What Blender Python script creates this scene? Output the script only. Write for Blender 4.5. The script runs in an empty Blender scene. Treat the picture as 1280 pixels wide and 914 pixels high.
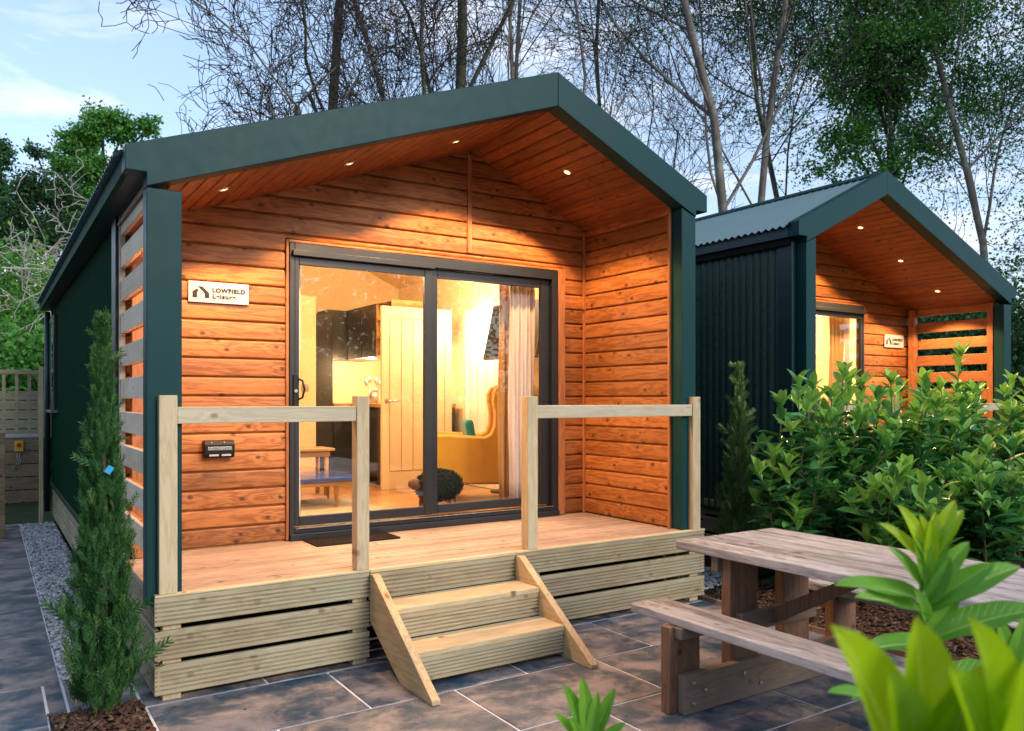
import bpy, math, random
import numpy as np
from mathutils import Vector, Matrix
R = math.radians
sc = bpy.context.scene
COL = sc.collection
rng = np.random.default_rng(7)
random.seed(7)

# ------------------------------------------------------------------ helpers
class XForm:                                   # local cabin x -> world (second cabin is mirrored)
    def __init__(s, sx=1.0, ox=0.0, oy=0.0): s.sx, s.ox, s.oy = sx, ox, oy
    def p(s, v): return (s.ox + s.sx*v[0], v[1] + s.oy, v[2])
T = XForm()

def link(o, parent=None):
    COL.objects.link(o)
    if parent is not None: o.parent = parent
    return o

class MB:
    def __init__(s): s.v = []; s.f = []; s.sm = []
    def add(s, vs, fs, smooth=False):
        n = len(s.v); s.v += [tuple(v) for v in vs]
        s.f += [tuple(i+n for i in f) for f in fs]; s.sm += [smooth]*len(fs); return s
    def box(s, x0, x1, y0, y1, z0, z1):
        if x0 > x1: x0, x1 = x1, x0
        if y0 > y1: y0, y1 = y1, y0
        if z0 > z1: z0, z1 = z1, z0
        return s.add([(x0,y0,z0),(x1,y0,z0),(x1,y1,z0),(x0,y1,z0),(x0,y0,z1),(x1,y0,z1),(x1,y1,z1),(x0,y1,z1)],
                     [(0,3,2,1),(4,5,6,7),(0,1,5,4),(1,2,6,5),(2,3,7,6),(3,0,4,7)])
    def ext(s, prof, axis, a, b):
        """closed 2-D profile pulled along an axis; axis X: (y,z), Y: (x,z), Z: (x,y)"""
        n = len(prof)
        def P(t, q): return {'X': (t, q[0], q[1]), 'Y': (q[0], t, q[1]), 'Z': (q[0], q[1], t)}[axis]
        vs = [P(a, q) for q in prof] + [P(b, q) for q in prof]
        area = sum(prof[i][0]*prof[(i+1) % n][1] - prof[(i+1) % n][0]*prof[i][1] for i in range(n))
        flip = (area > 0) ^ (axis == 'Y') ^ (b < a)
        fs = [(i, (i+1) % n, (i+1) % n+n, i+n) if flip else (i, i+n, (i+1) % n+n, (i+1) % n) for i in range(n)]
        c0 = tuple(range(n)); c1 = tuple(range(n, 2*n))
        fs += [c0[::-1], c1] if flip else [c0, c1[::-1]]
        return s.add(vs, fs)
    def tube(s, pts, rads, n=10, caps=True, smooth=True):
        pts = [Vector(p) for p in pts]
        if not hasattr(rads, '__len__'): rads = [rads]*len(pts)
        vs = []; fs = []; up = None
        for i, p in enumerate(pts):
            d = (pts[min(i+1, len(pts)-1)] - pts[max(i-1, 0)]).normalized()
            if up is None:
                up = Vector((0, 0, 1)) if abs(d.z) < .9 else Vector((1, 0, 0))
            a = d.cross(up).normalized(); b = a.cross(d).normalized(); up = b
            for k in range(n):
                t = 2*math.pi*k/n
                vs.append(p + (a*math.cos(t) + b*math.sin(t))*rads[i])
        for i in range(len(pts)-1):
            for k in range(n):
                fs.append((i*n+k, i*n+(k+1) % n, (i+1)*n+(k+1) % n, (i+1)*n+k))
        s.add(vs, fs, smooth)
        if caps:
            m = len(s.v)-len(vs)
            s.f += [tuple(m+k for k in range(n))[::-1], tuple(m+(len(pts)-1)*n+k for k in range(n))]; s.sm += [False, False]
        return s
    def lathe(s, prof, c, n=24):
        vs = []; fs = []
        for r, z in prof:
            for k in range(n):
                t = 2*math.pi*k/n; vs.append((c[0]+r*math.cos(t), c[1]+r*math.sin(t), c[2]+z))
        for i in range(len(prof)-1):
            for k in range(n): fs.append((i*n+k, i*n+(k+1) % n, (i+1)*n+(k+1) % n, (i+1)*n+k))
        return s.add(vs, fs, True)
    def rot(s, M, start=0):
        for i in range(start, len(s.v)): s.v[i] = tuple(M @ Vector(s.v[i]))
        return s
    def build(s, name, mat, parent=None, bevel=0, local=False):
        me = bpy.data.meshes.new(name)
        vs = s.v if local else [T.p(v) for v in s.v]
        if parent is not None and not local:
            L = parent.get('_L', (0, 0, 0)); vs = [(v[0]-L[0], v[1]-L[1], v[2]-L[2]) for v in vs]
        fs = s.f
        if T.sx < 0 and not local: fs = [f[::-1] for f in fs]
        me.from_pydata(vs, [], fs); me.validate()
        if any(s.sm) and len(me.polygons) == len(s.sm): me.polygons.foreach_set('use_smooth', s.sm)
        me.materials.append(mat)
        o = link(bpy.data.objects.new(name, me), parent)
        if parent is not None and parent.get('_kid_root') is not None:
            pass
        if parent is not None: o['_L'] = parent.get('_L', (0, 0, 0))
        if bevel:
            b = o.modifiers.new('bevel', 'BEVEL'); b.width = bevel; b.segments = 2; b.limit_method = 'ANGLE'; b.angle_limit = R(40)
            b.harden_normals = False
        return o

def tag(o, label=None, cat=None, group=None, kind=None):
    if label: o['label'] = label
    if cat: o['category'] = cat
    if group: o['group'] = group
    if kind: o['kind'] = kind
    return o

def thing(name, label, cat, loc=(0, 0, 0), group=None):
    o = bpy.data.objects.new(name, None); link(o); o.empty_display_size = .1
    o.location = loc; o['_L'] = tuple(loc)
    return tag(o, label, cat, group)

def fast_mesh(name, V, F, mat, parent=None, smooth=False, mat_idx=None):
    V = np.asarray(V, dtype=np.float32); F = np.asarray(F, dtype=np.int32)
    if parent is not None: V = V - np.array(tuple(parent.get('_L', (0, 0, 0))), dtype=np.float32)
    me = bpy.data.meshes.new(name); k = F.shape[1]
    me.vertices.add(len(V)); me.vertices.foreach_set('co', V.ravel())
    me.loops.add(F.size); me.loops.foreach_set('vertex_index', F.ravel())
    me.polygons.add(len(F)); me.polygons.foreach_set('loop_start', np.arange(len(F), dtype=np.int32)*k)
    me.polygons.foreach_set('loop_total', np.full(len(F), k, dtype=np.int32))
    if smooth: me.polygons.foreach_set('use_smooth', np.ones(len(F), dtype=bool))
    me.update(calc_edges=True)
    me.materials.append(mat)
    o = link(bpy.data.objects.new(name, me), parent)
    if parent is not None: o['_L'] = tuple(parent.get('_L', (0, 0, 0)))
    return o

def norm(a): return a/np.maximum(np.linalg.norm(a, axis=-1, keepdims=True), 1e-9)

def frames(D, Nn):
    """matrices whose columns are side, along (D), normal"""
    D = norm(D); S = norm(np.cross(D, Nn)); N2 = np.cross(S, D)
    return np.stack([S, D, N2], axis=-1)

def scatter(tv, tf, M, P, S):
    tv = np.asarray(tv, float); tf = np.asarray(tf, int)
    S = np.asarray(S, float)
    if S.ndim == 1: S = np.repeat(S[:, None], 3, axis=1)
    V = np.einsum('nij,nkj->nki', M, tv[None]*S[:, None, :]) + P[:, None, :]
    F = tf[None] + (np.arange(len(P))*len(tv))[:, None, None]
    return V.reshape(-1, 3), F.reshape(-1, tf.shape[1])

def leaf_template(n=5, m=2, fold=.22, curve=.18, wmax=.20, power=1.0, wob=0.0):
    v = []; f = []
    for i in range(n+1):
        u = i/n
        w = wmax*math.sin(math.pi*min(1, (u*.93+.055)))**.62*(1-.10*u)
        if i == 0: w = .022
        if i == n: w = .004
        for j in range(m+1):
            t = (j/m)*2-1
            v.append((t*w, u, abs(t)*w*fold*2 - curve*u*u + wob*math.sin(u*9)*abs(t)*w))
    for i in range(n):
        for j in range(m):
            a = i*(m+1)+j; f.append((a, a+1, a+m+2, a+m+1))
    return np.array(v), np.array(f)

# ------------------------------------------------------------------ materials
def nodes(name):
    m = bpy.data.materials.new(name); m.use_nodes = True
    nt = m.node_tree; b = nt.nodes['Principled BSDF']
    return m, nt, b
def N(nt, t, **kw):
    n = nt.nodes.new(t)
    for k, v in kw.items():
        if k in n.inputs.keys() if isinstance(k, str) else False: n.inputs[k].default_value = v
        else: setattr(n, k, v)
    return n
def LK(nt, a, b): nt.links.new(a, b)
def math_(nt, op, a, b=None, c=None, clamp=False):
    n = nt.nodes.new('ShaderNodeMath'); n.operation = op; n.use_clamp = clamp
    for i, x in enumerate((a, b, c)):
        if x is None: continue
        if isinstance(x, (int, float)): n.inputs[i].default_value = x
        else: LK(nt, x, n.inputs[i])
    return n.outputs[0]
def mix(nt, fac, a, b, mode='MIX'):
    n = nt.nodes.new('ShaderNodeMix'); n.data_type = 'RGBA'; n.blend_type = mode; n.clamp_factor = True
    if isinstance(fac, (int, float)): n.inputs['Factor'].default_value = fac
    else: LK(nt, fac, n.inputs['Factor'])
    for k, x in (('A', a), ('B', b)):
        s = [i for i in n.inputs if i.name == k and i.type == 'RGBA'][0]
        if isinstance(x, tuple): s.default_value = (*x[:3], 1)
        else: LK(nt, x, s)
    return [o for o in n.outputs if o.type == 'RGBA'][0]
def ramp(nt, x, stops):
    n = nt.nodes.new('ShaderNodeValToRGB'); e = n.color_ramp.elements
    while len(e) < len(stops): e.new(.5)
    for el, (p, c) in zip(e, stops):
        el.position = p; el.color = (*c, 1) if isinstance(c, tuple) else (c, c, c, 1)
    LK(nt, x, n.inputs[0]); return n.outputs[0]
def coords(nt, kind='Object'):
    return nt.nodes.new('ShaderNodeTexCoord').outputs[kind]
def mapping(nt, vec, scale=(1, 1, 1), loc=(0, 0, 0)):
    n = nt.nodes.new('ShaderNodeMapping'); n.inputs['Scale'].default_value = scale; n.inputs['Location'].default_value = loc
    LK(nt, vec, n.inputs['Vector']); return n.outputs[0]
def noise(nt, vec, scale=5, detail=4, rough=.55, dist=0, out='Fac'):
    n = nt.nodes.new('ShaderNodeTexNoise'); n.inputs['Scale'].default_value = scale; n.inputs['Detail'].default_value = detail
    n.inputs['Roughness'].default_value = rough; n.inputs['Distortion'].default_value = dist
    LK(nt, vec, n.inputs['Vector']); return n.outputs[out]
def bump(nt, b, h, strength=.3, dist=.01):
    n = nt.nodes.new('ShaderNodeBump'); n.inputs['Strength'].default_value = strength; n.inputs['Distance'].default_value = dist
    LK(nt, h, n.inputs['Height']); LK(nt, n.outputs[0], b.inputs['Normal'])

def wood(name, light, dark, axis='X', across='Z', pitch=.1215, off=0.0, knots=.5, rough=.55, vary=.35, grain=1.0, weather=None, knotcol=None, spec=.4, coat=0, kr=.014):
    m, nt, b = nodes(name)
    co = coords(nt); sep = nt.nodes.new('ShaderNodeSeparateXYZ'); LK(nt, co, sep.inputs[0])
    bid = math_(nt, 'FLOOR', math_(nt, 'DIVIDE', math_(nt, 'SUBTRACT', sep.outputs[across], off), pitch))
    oi = nt.nodes.new('ShaderNodeObjectInfo')
    wn = nt.nodes.new('ShaderNodeTexWhiteNoise'); wn.noise_dimensions = '2D'
    cb = nt.nodes.new('ShaderNodeCombineXYZ'); LK(nt, bid, cb.inputs[0]); LK(nt, math_(nt, 'MULTIPLY', oi.outputs['Random'], 17.3), cb.inputs[1])
    LK(nt, cb.outputs[0], wn.inputs['Vector'])
    offv = nt.nodes.new('ShaderNodeVectorMath'); offv.operation = 'SCALE'; LK(nt, wn.outputs['Color'], offv.inputs[0]); offv.inputs['Scale'].default_value = 23.0
    addv = nt.nodes.new('ShaderNodeVectorMath'); addv.operation = 'ADD'; LK(nt, co, addv.inputs[0]); LK(nt, offv.outputs[0], addv.inputs[1])
    sc_ = {a: 1.0 for a in 'XYZ'}; sc_[axis] = .10
    g1 = mapping(nt, addv.outputs[0], (sc_['X'], sc_['Y'], sc_['Z']))
    # rings: distorted bands that open up round the knots
    sk = {a: .02 for a in 'XYZ'}; sk[axis] = 3.4; sk[across] = 11.0 if pitch < .4 else 7.0
    kv = mapping(nt, addv.outputs[0], (sk['X'], sk['Y'], sk['Z']))
    vo = nt.nodes.new('ShaderNodeTexVoronoi'); vo.inputs['Scale'].default_value = 1.0; LK(nt, kv, vo.inputs['Vector'])
    wnk = nt.nodes.new('ShaderNodeSeparateColor'); LK(nt, vo.outputs['Color'], wnk.inputs[0])
    has = math_(nt, 'LESS_THAN', wnk.outputs[0], knots)
    df = nt.nodes.new('ShaderNodeVectorMath'); df.operation = 'SUBTRACT'; LK(nt, kv, df.inputs[0]); LK(nt, vo.outputs['Position'], df.inputs[1])
    inv = {a: 0.0 for a in 'XYZ'}; inv[axis] = .72/sk[axis]; inv[across] = 1/sk[across]
    dm_ = nt.nodes.new('ShaderNodeVectorMath'); dm_.operation = 'MULTIPLY'; LK(nt, df.outputs[0], dm_.inputs[0]); dm_.inputs[1].default_value = (inv['X'], inv['Y'], inv['Z'])
    ln_ = nt.nodes.new('ShaderNodeVectorMath'); ln_.operation = 'LENGTH'; LK(nt, dm_.outputs[0], ln_.inputs[0])
    wob = noise(nt, co, 60, 3, .6)
    kd = math_(nt, 'DIVIDE', math_(nt, 'ADD', ln_.outputs['Value'], math_(nt, 'MULTIPLY', math_(nt, 'SUBTRACT', wob, .5), .010)), kr)   # 1 at the knot's rim
    bend = math_(nt, 'MULTIPLY', math_(nt, 'SUBTRACT', 1.0, math_(nt, 'MULTIPLY', kd, .20), clamp=True), has)
    n1 = noise(nt, g1, 26*grain, 5, .6, .6)
    w = math_(nt, 'ADD', math_(nt, 'MULTIPLY', n1, 5.0), math_(nt, 'MULTIPLY', bend, 1.3))
    w = math_(nt, 'ADD', w, math_(nt, 'MULTIPLY', noise(nt, g1, 6, 2), 6.0))
    rings = math_(nt, 'MULTIPLY', math_(nt, 'ADD', math_(nt, 'SINE', math_(nt, 'MULTIPLY', w, 5.0)), 1.0), .5)
    rings = math_(nt, 'POWER', rings, 1.8)
    fine = noise(nt, g1, 160*grain, 3, .7)
    fac = math_(nt, 'ADD', math_(nt, 'MULTIPLY', rings, .5), math_(nt, 'MULTIPLY', fine, .6), clamp=True)
    col = mix(nt, fac, light, dark)
    bl = math_(nt, 'ADD', 1-vary/2, math_(nt, 'MULTIPLY', wn.outputs['Value'], vary))
    hsv = nt.nodes.new('ShaderNodeHueSaturation'); LK(nt, col, hsv.inputs['Color']); LK(nt, bl, hsv.inputs['Value'])
    col = hsv.outputs[0]
    core = math_(nt, 'MULTIPLY', has, math_(nt, 'SUBTRACT', 1.0, math_(nt, 'MULTIPLY', kd, .85), clamp=True), clamp=True)
    core = math_(nt, 'POWER', core, .55)
    kc = knotcol or tuple(c*.22 for c in dark)
    col = mix(nt, core, col, kc)
    big = noise(nt, mapping(nt, co, (1.3, 1.3, 1.3)), 1.0, 4, .6)
    if weather:
        wf = math_(nt, 'MULTIPLY', math_(nt, 'SUBTRACT', noise(nt, g1, 9, 5, .65), .42, clamp=True), 3.0, clamp=True)
        col = mix(nt, wf, col, weather)
    col = mix(nt, math_(nt, 'MULTIPLY', math_(nt, 'SUBTRACT', big, .45, clamp=True), 1.6, clamp=True), col, tuple(c*.72 for c in dark))
    LK(nt, col, b.inputs['Base Color'])
    b.inputs['Specular IOR Level'].default_value = spec
    LK(nt, math_(nt, 'ADD', rough-.08, math_(nt, 'MULTIPLY', fine, .2)), b.inputs['Roughness'])
    if coat: b.inputs['Coat Weight'].default_value = coat; b.inputs['Coat Roughness'].default_value = .3
    bump(nt, b, math_(nt, 'ADD', math_(nt, 'MULTIPLY', fac, .6), math_(nt, 'MULTIPLY', core, -.8)), .35, .004)
    return m

def metal(name, col, rough=.4, spec=.5, metallic=0, vary=.12, nscale=3, bumpy=.04, dirt=0):
    m, nt, b = nodes(name)
    co = coords(nt)
    n1 = noise(nt, co, nscale, 5, .6)
    c = mix(nt, math_(nt, 'MULTIPLY', n1, 1.0), tuple(x*(1-vary) for x in col), tuple(min(1, x*(1+vary)) for x in col))
    if dirt:
        n2 = noise(nt, mapping(nt, co, (6, 6, 1.2)), 3, 6, .7)
        c = mix(nt, math_(nt, 'MULTIPLY', math_(nt, 'SUBTRACT', n2, .52, clamp=True), dirt*4, clamp=True), c, (.12, .13, .11))
    LK(nt, c, b.inputs['Base Color']); b.inputs['Metallic'].default_value = metallic
    b.inputs['Specular IOR Level'].default_value = spec
    LK(nt, math_(nt, 'ADD', rough-.07, math_(nt, 'MULTIPLY', noise(nt, co, 14, 3), .16)), b.inputs['Roughness'])
    if bumpy: bump(nt, b, noise(nt, co, 1.6, 2), bumpy, .05)
    return m

def plain(name, col, rough=.6, spec=.4, vary=.15, scale=8, bmp=.1, sheen=0):
    m, nt, b = nodes(name); co = coords(nt)
    n1 = noise(nt, co, scale, 5, .65)
    LK(nt, mix(nt, n1, tuple(x*(1-vary) for x in col), tuple(min(1, x*(1+vary)) for x in col)), b.inputs['Base Color'])
    b.inputs['Roughness'].default_value = rough; b.inputs['Specular IOR Level'].default_value = spec
    if sheen: b.inputs['Sheen Weight'].default_value = sheen
    if bmp: bump(nt, b, noise(nt, co, scale*6, 4), bmp, .01)
    return m

def emissive(name, col, strength):
    m, nt, b = nodes(name); b.inputs['Base Color'].default_value = (*col, 1)
    b.inputs['Emission Color'].default_value = (*col, 1); b.inputs['Emission Strength'].default_value = strength
    return m

def glass_mat(name, tint=(.96, .97, .96), ior=1.5, boost=1.0):
    m = bpy.data.materials.new(name); m.use_nodes = True; nt = m.node_tree; nt.nodes.clear()
    out = nt.nodes.new('ShaderNodeOutputMaterial'); t = nt.nodes.new('ShaderNodeBsdfTransparent'); t.inputs[0].default_value = (*tint, 1)
    g = nt.nodes.new('ShaderNodeBsdfGlossy'); g.inputs['Roughness'].default_value = .0
    fr = nt.nodes.new('ShaderNodeFresnel'); fr.inputs['IOR'].default_value = ior
    mx = nt.nodes.new('ShaderNodeMixShader')
    ge = nt.nodes.new('ShaderNodeNewGeometry')   # only the outer face mirrors, the thin pane bends nothing
    LK(nt, math_(nt, 'MULTIPLY', math_(nt, 'MULTIPLY', fr.outputs[0], boost, clamp=True), math_(nt, 'SUBTRACT', 1.0, ge.outputs['Backfacing'])), mx.inputs[0]); LK(nt, t.outputs[0], mx.inputs[1]); LK(nt, g.outputs[0], mx.inputs[2])
    LK(nt, mx.outputs[0], out.inputs[0]); return m

def leafmat(name, c1, c2, rough=.45, trans=.25, spec=.45, vein=False, dark=None):
    m, nt, b = nodes(name)
    ge = nt.nodes.new('ShaderNodeNewGeometry')
    rnd = ge.outputs['Random Per Island']
    col = mix(nt, rnd, c1, c2)
    r2 = math_(nt, 'FRACT', math_(nt, 'MULTIPLY', rnd, 37.7))
    hs = nt.nodes.new('ShaderNodeHueSaturation'); LK(nt, col, hs.inputs['Color'])
    LK(nt, math_(nt, 'ADD', .7, math_(nt, 'MULTIPLY', r2, .6)), hs.inputs['Value'])
    col = hs.outputs[0]
    if vein:
        col = mix(nt, math_(nt, 'MULTIPLY', noise(nt, coords(nt), 30, 4), .5), col, tuple(min(1, x*1.5) for x in c2))
        bump(nt, b, noise(nt, coords(nt), 60, 3), .15, .004)
    LK(nt, col, b.inputs['Base Color'])
    b.inputs['Roughness'].default_value = rough; b.inputs['Specular IOR Level'].default_value = spec
    tr = nt.nodes.new('ShaderNodeBsdfTranslucent'); LK(nt, col, tr.inputs['Color'])
    mx = nt.nodes.new('ShaderNodeMixShader'); mx.inputs[0].default_value = trans
    out = nt.nodes['Material Output']
    LK(nt, b.outputs[0], mx.inputs[1]); LK(nt, tr.outputs[0], mx.inputs[2]); LK(nt, mx.outputs[0], out.inputs[0])
    return m

def veined(name, c1, c2, rough, trans, mid):
    m = leafmat(name, c1, c2, rough, trans, .5, False); nt = m.node_tree; b = nt.nodes['Principled BSDF']
    at = nt.nodes.new('ShaderNodeAttribute'); at.attribute_name = 'vein'
    sp = nt.nodes.new('ShaderNodeSeparateXYZ'); LK(nt, at.outputs['Vector'], sp.inputs[0])
    a = math_(nt, 'ABSOLUTE', sp.outputs[0])
    rib = math_(nt, 'SUBTRACT', 1.0, math_(nt, 'MULTIPLY', a, 11), clamp=True)
    side = math_(nt, 'SINE', math_(nt, 'MULTIPLY', math_(nt, 'SUBTRACT', sp.outputs[1], math_(nt, 'MULTIPLY', a, .16)), 88))
    side = math_(nt, 'MULTIPLY', math_(nt, 'SUBTRACT', side, .75, clamp=True), 4, clamp=True)
    oi = nt.nodes.new('ShaderNodeObjectInfo')
    base = mix(nt, oi.outputs['Random'], c1, c2)
    nz = noise(nt, coords(nt), 26, 5)
    base = mix(nt, math_(nt, 'MULTIPLY', nz, .6), base, tuple(x*.55 for x in c1))
    tip = math_(nt, 'MULTIPLY', math_(nt, 'SUBTRACT', sp.outputs[1], .93, clamp=True), 12, clamp=True)
    c = mix(nt, math_(nt, 'MULTIPLY', side, .09), base, mid); c = mix(nt, math_(nt, 'MULTIPLY', rib, .75), c, mid)
    c = mix(nt, math_(nt, 'MULTIPLY', tip, .5), c, (.22, .14, .03))
    LK(nt, c, b.inputs['Base Color'])
    for n_ in nt.nodes:
        if n_.type == 'BSDF_TRANSLUCENT': LK(nt, c, n_.inputs['Color'])
    bump(nt, b, math_(nt, 'ADD', math_(nt, 'MULTIPLY', rib, -1.0), math_(nt, 'ADD', math_(nt, 'MULTIPLY', side, -.2), math_(nt, 'MULTIPLY', nz, .5))), .5, .004)
    return m

def islandmat(name, cols, rough=.8, spec=.3, bmp=.4, scale=60):
    m, nt, b = nodes(name)
    ge = nt.nodes.new('ShaderNodeNewGeometry')
    st = [(i/(len(cols)-1), c) for i, c in enumerate(cols)]
    col = ramp(nt, ge.outputs['Random Per Island'], st)
    n1 = noise(nt, coords(nt), scale, 4)
    col = mix(nt, math_(nt, 'MULTIPLY', n1, .5), col, tuple(x*.4 for x in cols[0]))
    LK(nt, col, b.inputs['Base Color']); b.inputs['Roughness'].default_value = rough; b.inputs['Specular IOR Level'].default_value = spec
    bump(nt, b, n1, bmp, .005)
    return m

OR1, OR2 = (.50, .195, .052), (.20, .055, .011)
M = {}
M['siding'] = wood('stained_siding', OR1, OR2, 'X', 'Z', .1215, .525, knots=.40, rough=.5, vary=.6, spec=.4)
M['siding_y'] = wood('stained_siding_side', OR1, OR2, 'Y', 'Z', .1215, .525, knots=.46, rough=.5, vary=.6, spec=.4)
M['trim_z'] = wood('stained_trim', (.50, .20, .07), (.27, .085, .025), 'Z', 'X', .5, 0, knots=.2, rough=.45)
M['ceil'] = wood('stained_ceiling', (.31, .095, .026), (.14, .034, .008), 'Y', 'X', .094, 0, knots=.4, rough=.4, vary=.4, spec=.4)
M['deck'] = wood('decking', (.50, .37, .285), (.30, .20, .145), 'X', 'Y', .13, .0, knots=.12, rough=.6, vary=.25)
TAN1, TAN2 = (.46, .375, .235), (.27, .205, .115)
M['tan_x'] = wood('treated_board_x', TAN1, TAN2, 'X', 'Z', .16, .03, knots=.3, rough=.7, vary=.3, weather=(.40, .37, .26), knotcol=(.14, .10, .05))
M['tan_y'] = wood('treated_board_y', TAN1, TAN2, 'Y', 'Z', .16, .03, knots=.3, rough=.7, vary=.3, weather=(.40, .37, .26), knotcol=(.14, .10, .05))
M['post'] = wood('treated_post', (.60, .49, .31), (.45, .34, .19), 'Z', 'X', .9, 0, knots=.35, rough=.7, vary=.15, knotcol=(.22, .15, .07))
M['rail'] = wood('treated_rail', (.58, .50, .36), (.45, .37, .24), 'X', 'Z', .9, 0, knots=.3, rough=.7, vary=.15, knotcol=(.25, .18, .10))
M['tread'] = wood('tread_board', (.64, .52, .33), (.50, .37, .20), 'X', 'Y', .9, 0, knots=.2, rough=.65, vary=.15)
M['stringer'] = wood('stringer_board', (.66, .50, .28), (.46, .30, .14), 'Y', 'X', .5, 0, knots=.35, rough=.6, vary=.15, knotcol=(.2, .1, .04))
M['slat'] = wood('weathered_slat', (.80, .64, .46), (.62, .47, .32), 'Y', 'Z', .2, 0, knots=.3, rough=.7, vary=.3, weather=(.82, .70, .56))
M['slat_in'] = wood('stained_slat', (.50, .21, .08), (.30, .10, .03), 'Y', 'Z', .2, 0, knots=.3, rough=.5)
M['table_top'] = wood('weathered_tabletop', (.48, .44, .42), (.085, .07, .065), 'Y', 'X', .1525, 2.328, knots=.4, rough=.6, vary=.4, weather=(.58, .57, .58), grain=.7, knotcol=(.10, .07, .06))
M['table_leg'] = wood('brown_table_leg', (.28, .15, .09), (.14, .065, .04), 'Z', 'X', .5, 0, knots=.3, rough=.6, vary=.2)
M['table_rail'] = wood('brown_table_rail', (.27, .18, .12), (.14, .085, .055), 'X', 'Z', .5, 0, knots=.3, rough=.6, vary=.2, weather=(.22, .19, .17))
M['fence'] = wood('fence_board', (.32, .24, .15), (.17, .11, .06), 'X', 'Z', .15, .25, knots=.3, rough=.8, vary=.5)
M['oak'] = wood('oak_furniture', (.52, .30, .12), (.36, .18, .06), 'X', 'Y', .5, 0, knots=.1, rough=.4, vary=.1)
M['lam'] = wood('laminate_floor', (.50, .28, .12), (.34, .16, .06), 'X', 'Y', .18, 0, knots=.1, rough=.35, vary=.4)
M['teal'] = metal('teal_coated_steel', (.006, .043, .046), .42, .14, 0, .10, 1.2, .05)
M['teal_side'] = metal('green_coated_steel', (.004, .050, .030), .6, .06, 0, .12, 1.0, .05)
M['green_wall'] = metal('dark_green_cladding', (.003, .030, .013), .75, .03, 0, .15, 2, .03, dirt=.06)
M['blue_wall'] = metal('dark_corrugated_steel', (.018, .055, .045), .28, .45, 0, .15, 2, .02)
M['roof'] = metal('corrugated_roof', (.12, .20, .22), .30, .5, 0, .15, 2, .03, dirt=.15)
M['gutter'] = metal('dark_blue_gutter', (.008, .030, .038), .4, .5)
M['anth'] = metal('anthracite_frame', (.014, .016, .020), .40, .4)
M['black'] = plain('black_plastic', (.006, .006, .007), .4, .3, .2, 10, .03)
M['steel'] = metal('steel', (.55, .55, .56), .25, .5, .9)
M['white'] = plain('white_plate', (.42, .43, .45), .5, .5, .04, 20, .02)
M['ink'] = plain('dark_ink', (.010, .010, .014), .5, .3, .1, 20, 0)
M['glass'] = glass_mat('window_glass', (.97, .97, .96), 1.5, 2.8)
M['rubber'] = plain('rubber_mat', (.022, .014, .010), .8, .2, .3, 40, .2)
M['cream'] = plain('cream_wall', (.74, .55, .31), .6, .2, .015, 4, 0)
M['cream_door'] = plain('cream_door', (.70, .56, .34), .45, .4, .04, 5, .02)
M['white_board'] = plain('white_boarding', (.82, .78, .66), .5, .4, .04, 5, .02)
M['kitchen'] = plain('dark_kitchen_unit', (.030, .026, .022), .35, .5, .2, 5, .02)
M['mustard'] = plain('mustard_velvet', (.50, .27, .025), .75, .2, .18, 7, .15, sheen=.4)
M['teal_fabric'] = plain('teal_fabric', (.01, .20, .22), .8, .2, .1, 30, .3, sheen=.3)
M['curtain'] = plain('curtain_fabric', (.80, .70, .64), .85, .2, .05, 30, .1)
M['curtain_orange'] = plain('ochre_curtain_fabric', (.60, .36, .14), .85, .2, .05, 30, .1)
M['wool'] = plain('dark_wool', (.022, .026, .020), .9, .2, .4, 60, .3)
M['brown_face'] = plain('brown_leather', (.16, .07, .03), .5, .4)
M['rug'] = plain('patterned_rug', (.42, .36, .25), .95, .1, .45, 14, .3)
M['reflection_lacquer'] = plain('blue_reflection_lacquer', (.05, .10, .32), .15, .6, .1, 4, 0)  # blue of the mirrored sky is put into the tabletop's own colour
M['yellow'] = plain('yellow_plastic', (.60, .40, .03), .45, .4)
M['red'] = plain('red_plastic', (.45, .02, .01), .4, .4)
M['soil'] = plain('dark_soil', (.022, .016, .012), .95, .2, .6, 25, .9)
M['ground'] = plain('rough_grass_ground', (.035, .050, .018), .95, .2, .5, 3, .6)
M['grout'] = plain('pale_grout', (.70, .71, .75), .9, .2, .2, 40, .2)
M['gravel'] = islandmat('gravel_stone', [(.14, .15, .16), (.46, .48, .50), (.72, .72, .74), (.28, .28, .28), (.88, .88, .87)], .7, .35)
M['mulch'] = islandmat('bark_chip', [(.05, .025, .015), (.14, .07, .04), (.09, .045, .03), (.24, .15, .09)], .85, .25)
M['bulb'] = emissive('lamp_bulb', (1.0, .60, .20), 1.5)
M['under'] = plain('dark_underfloor', (.015, .012, .010), .95, .1)

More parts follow.
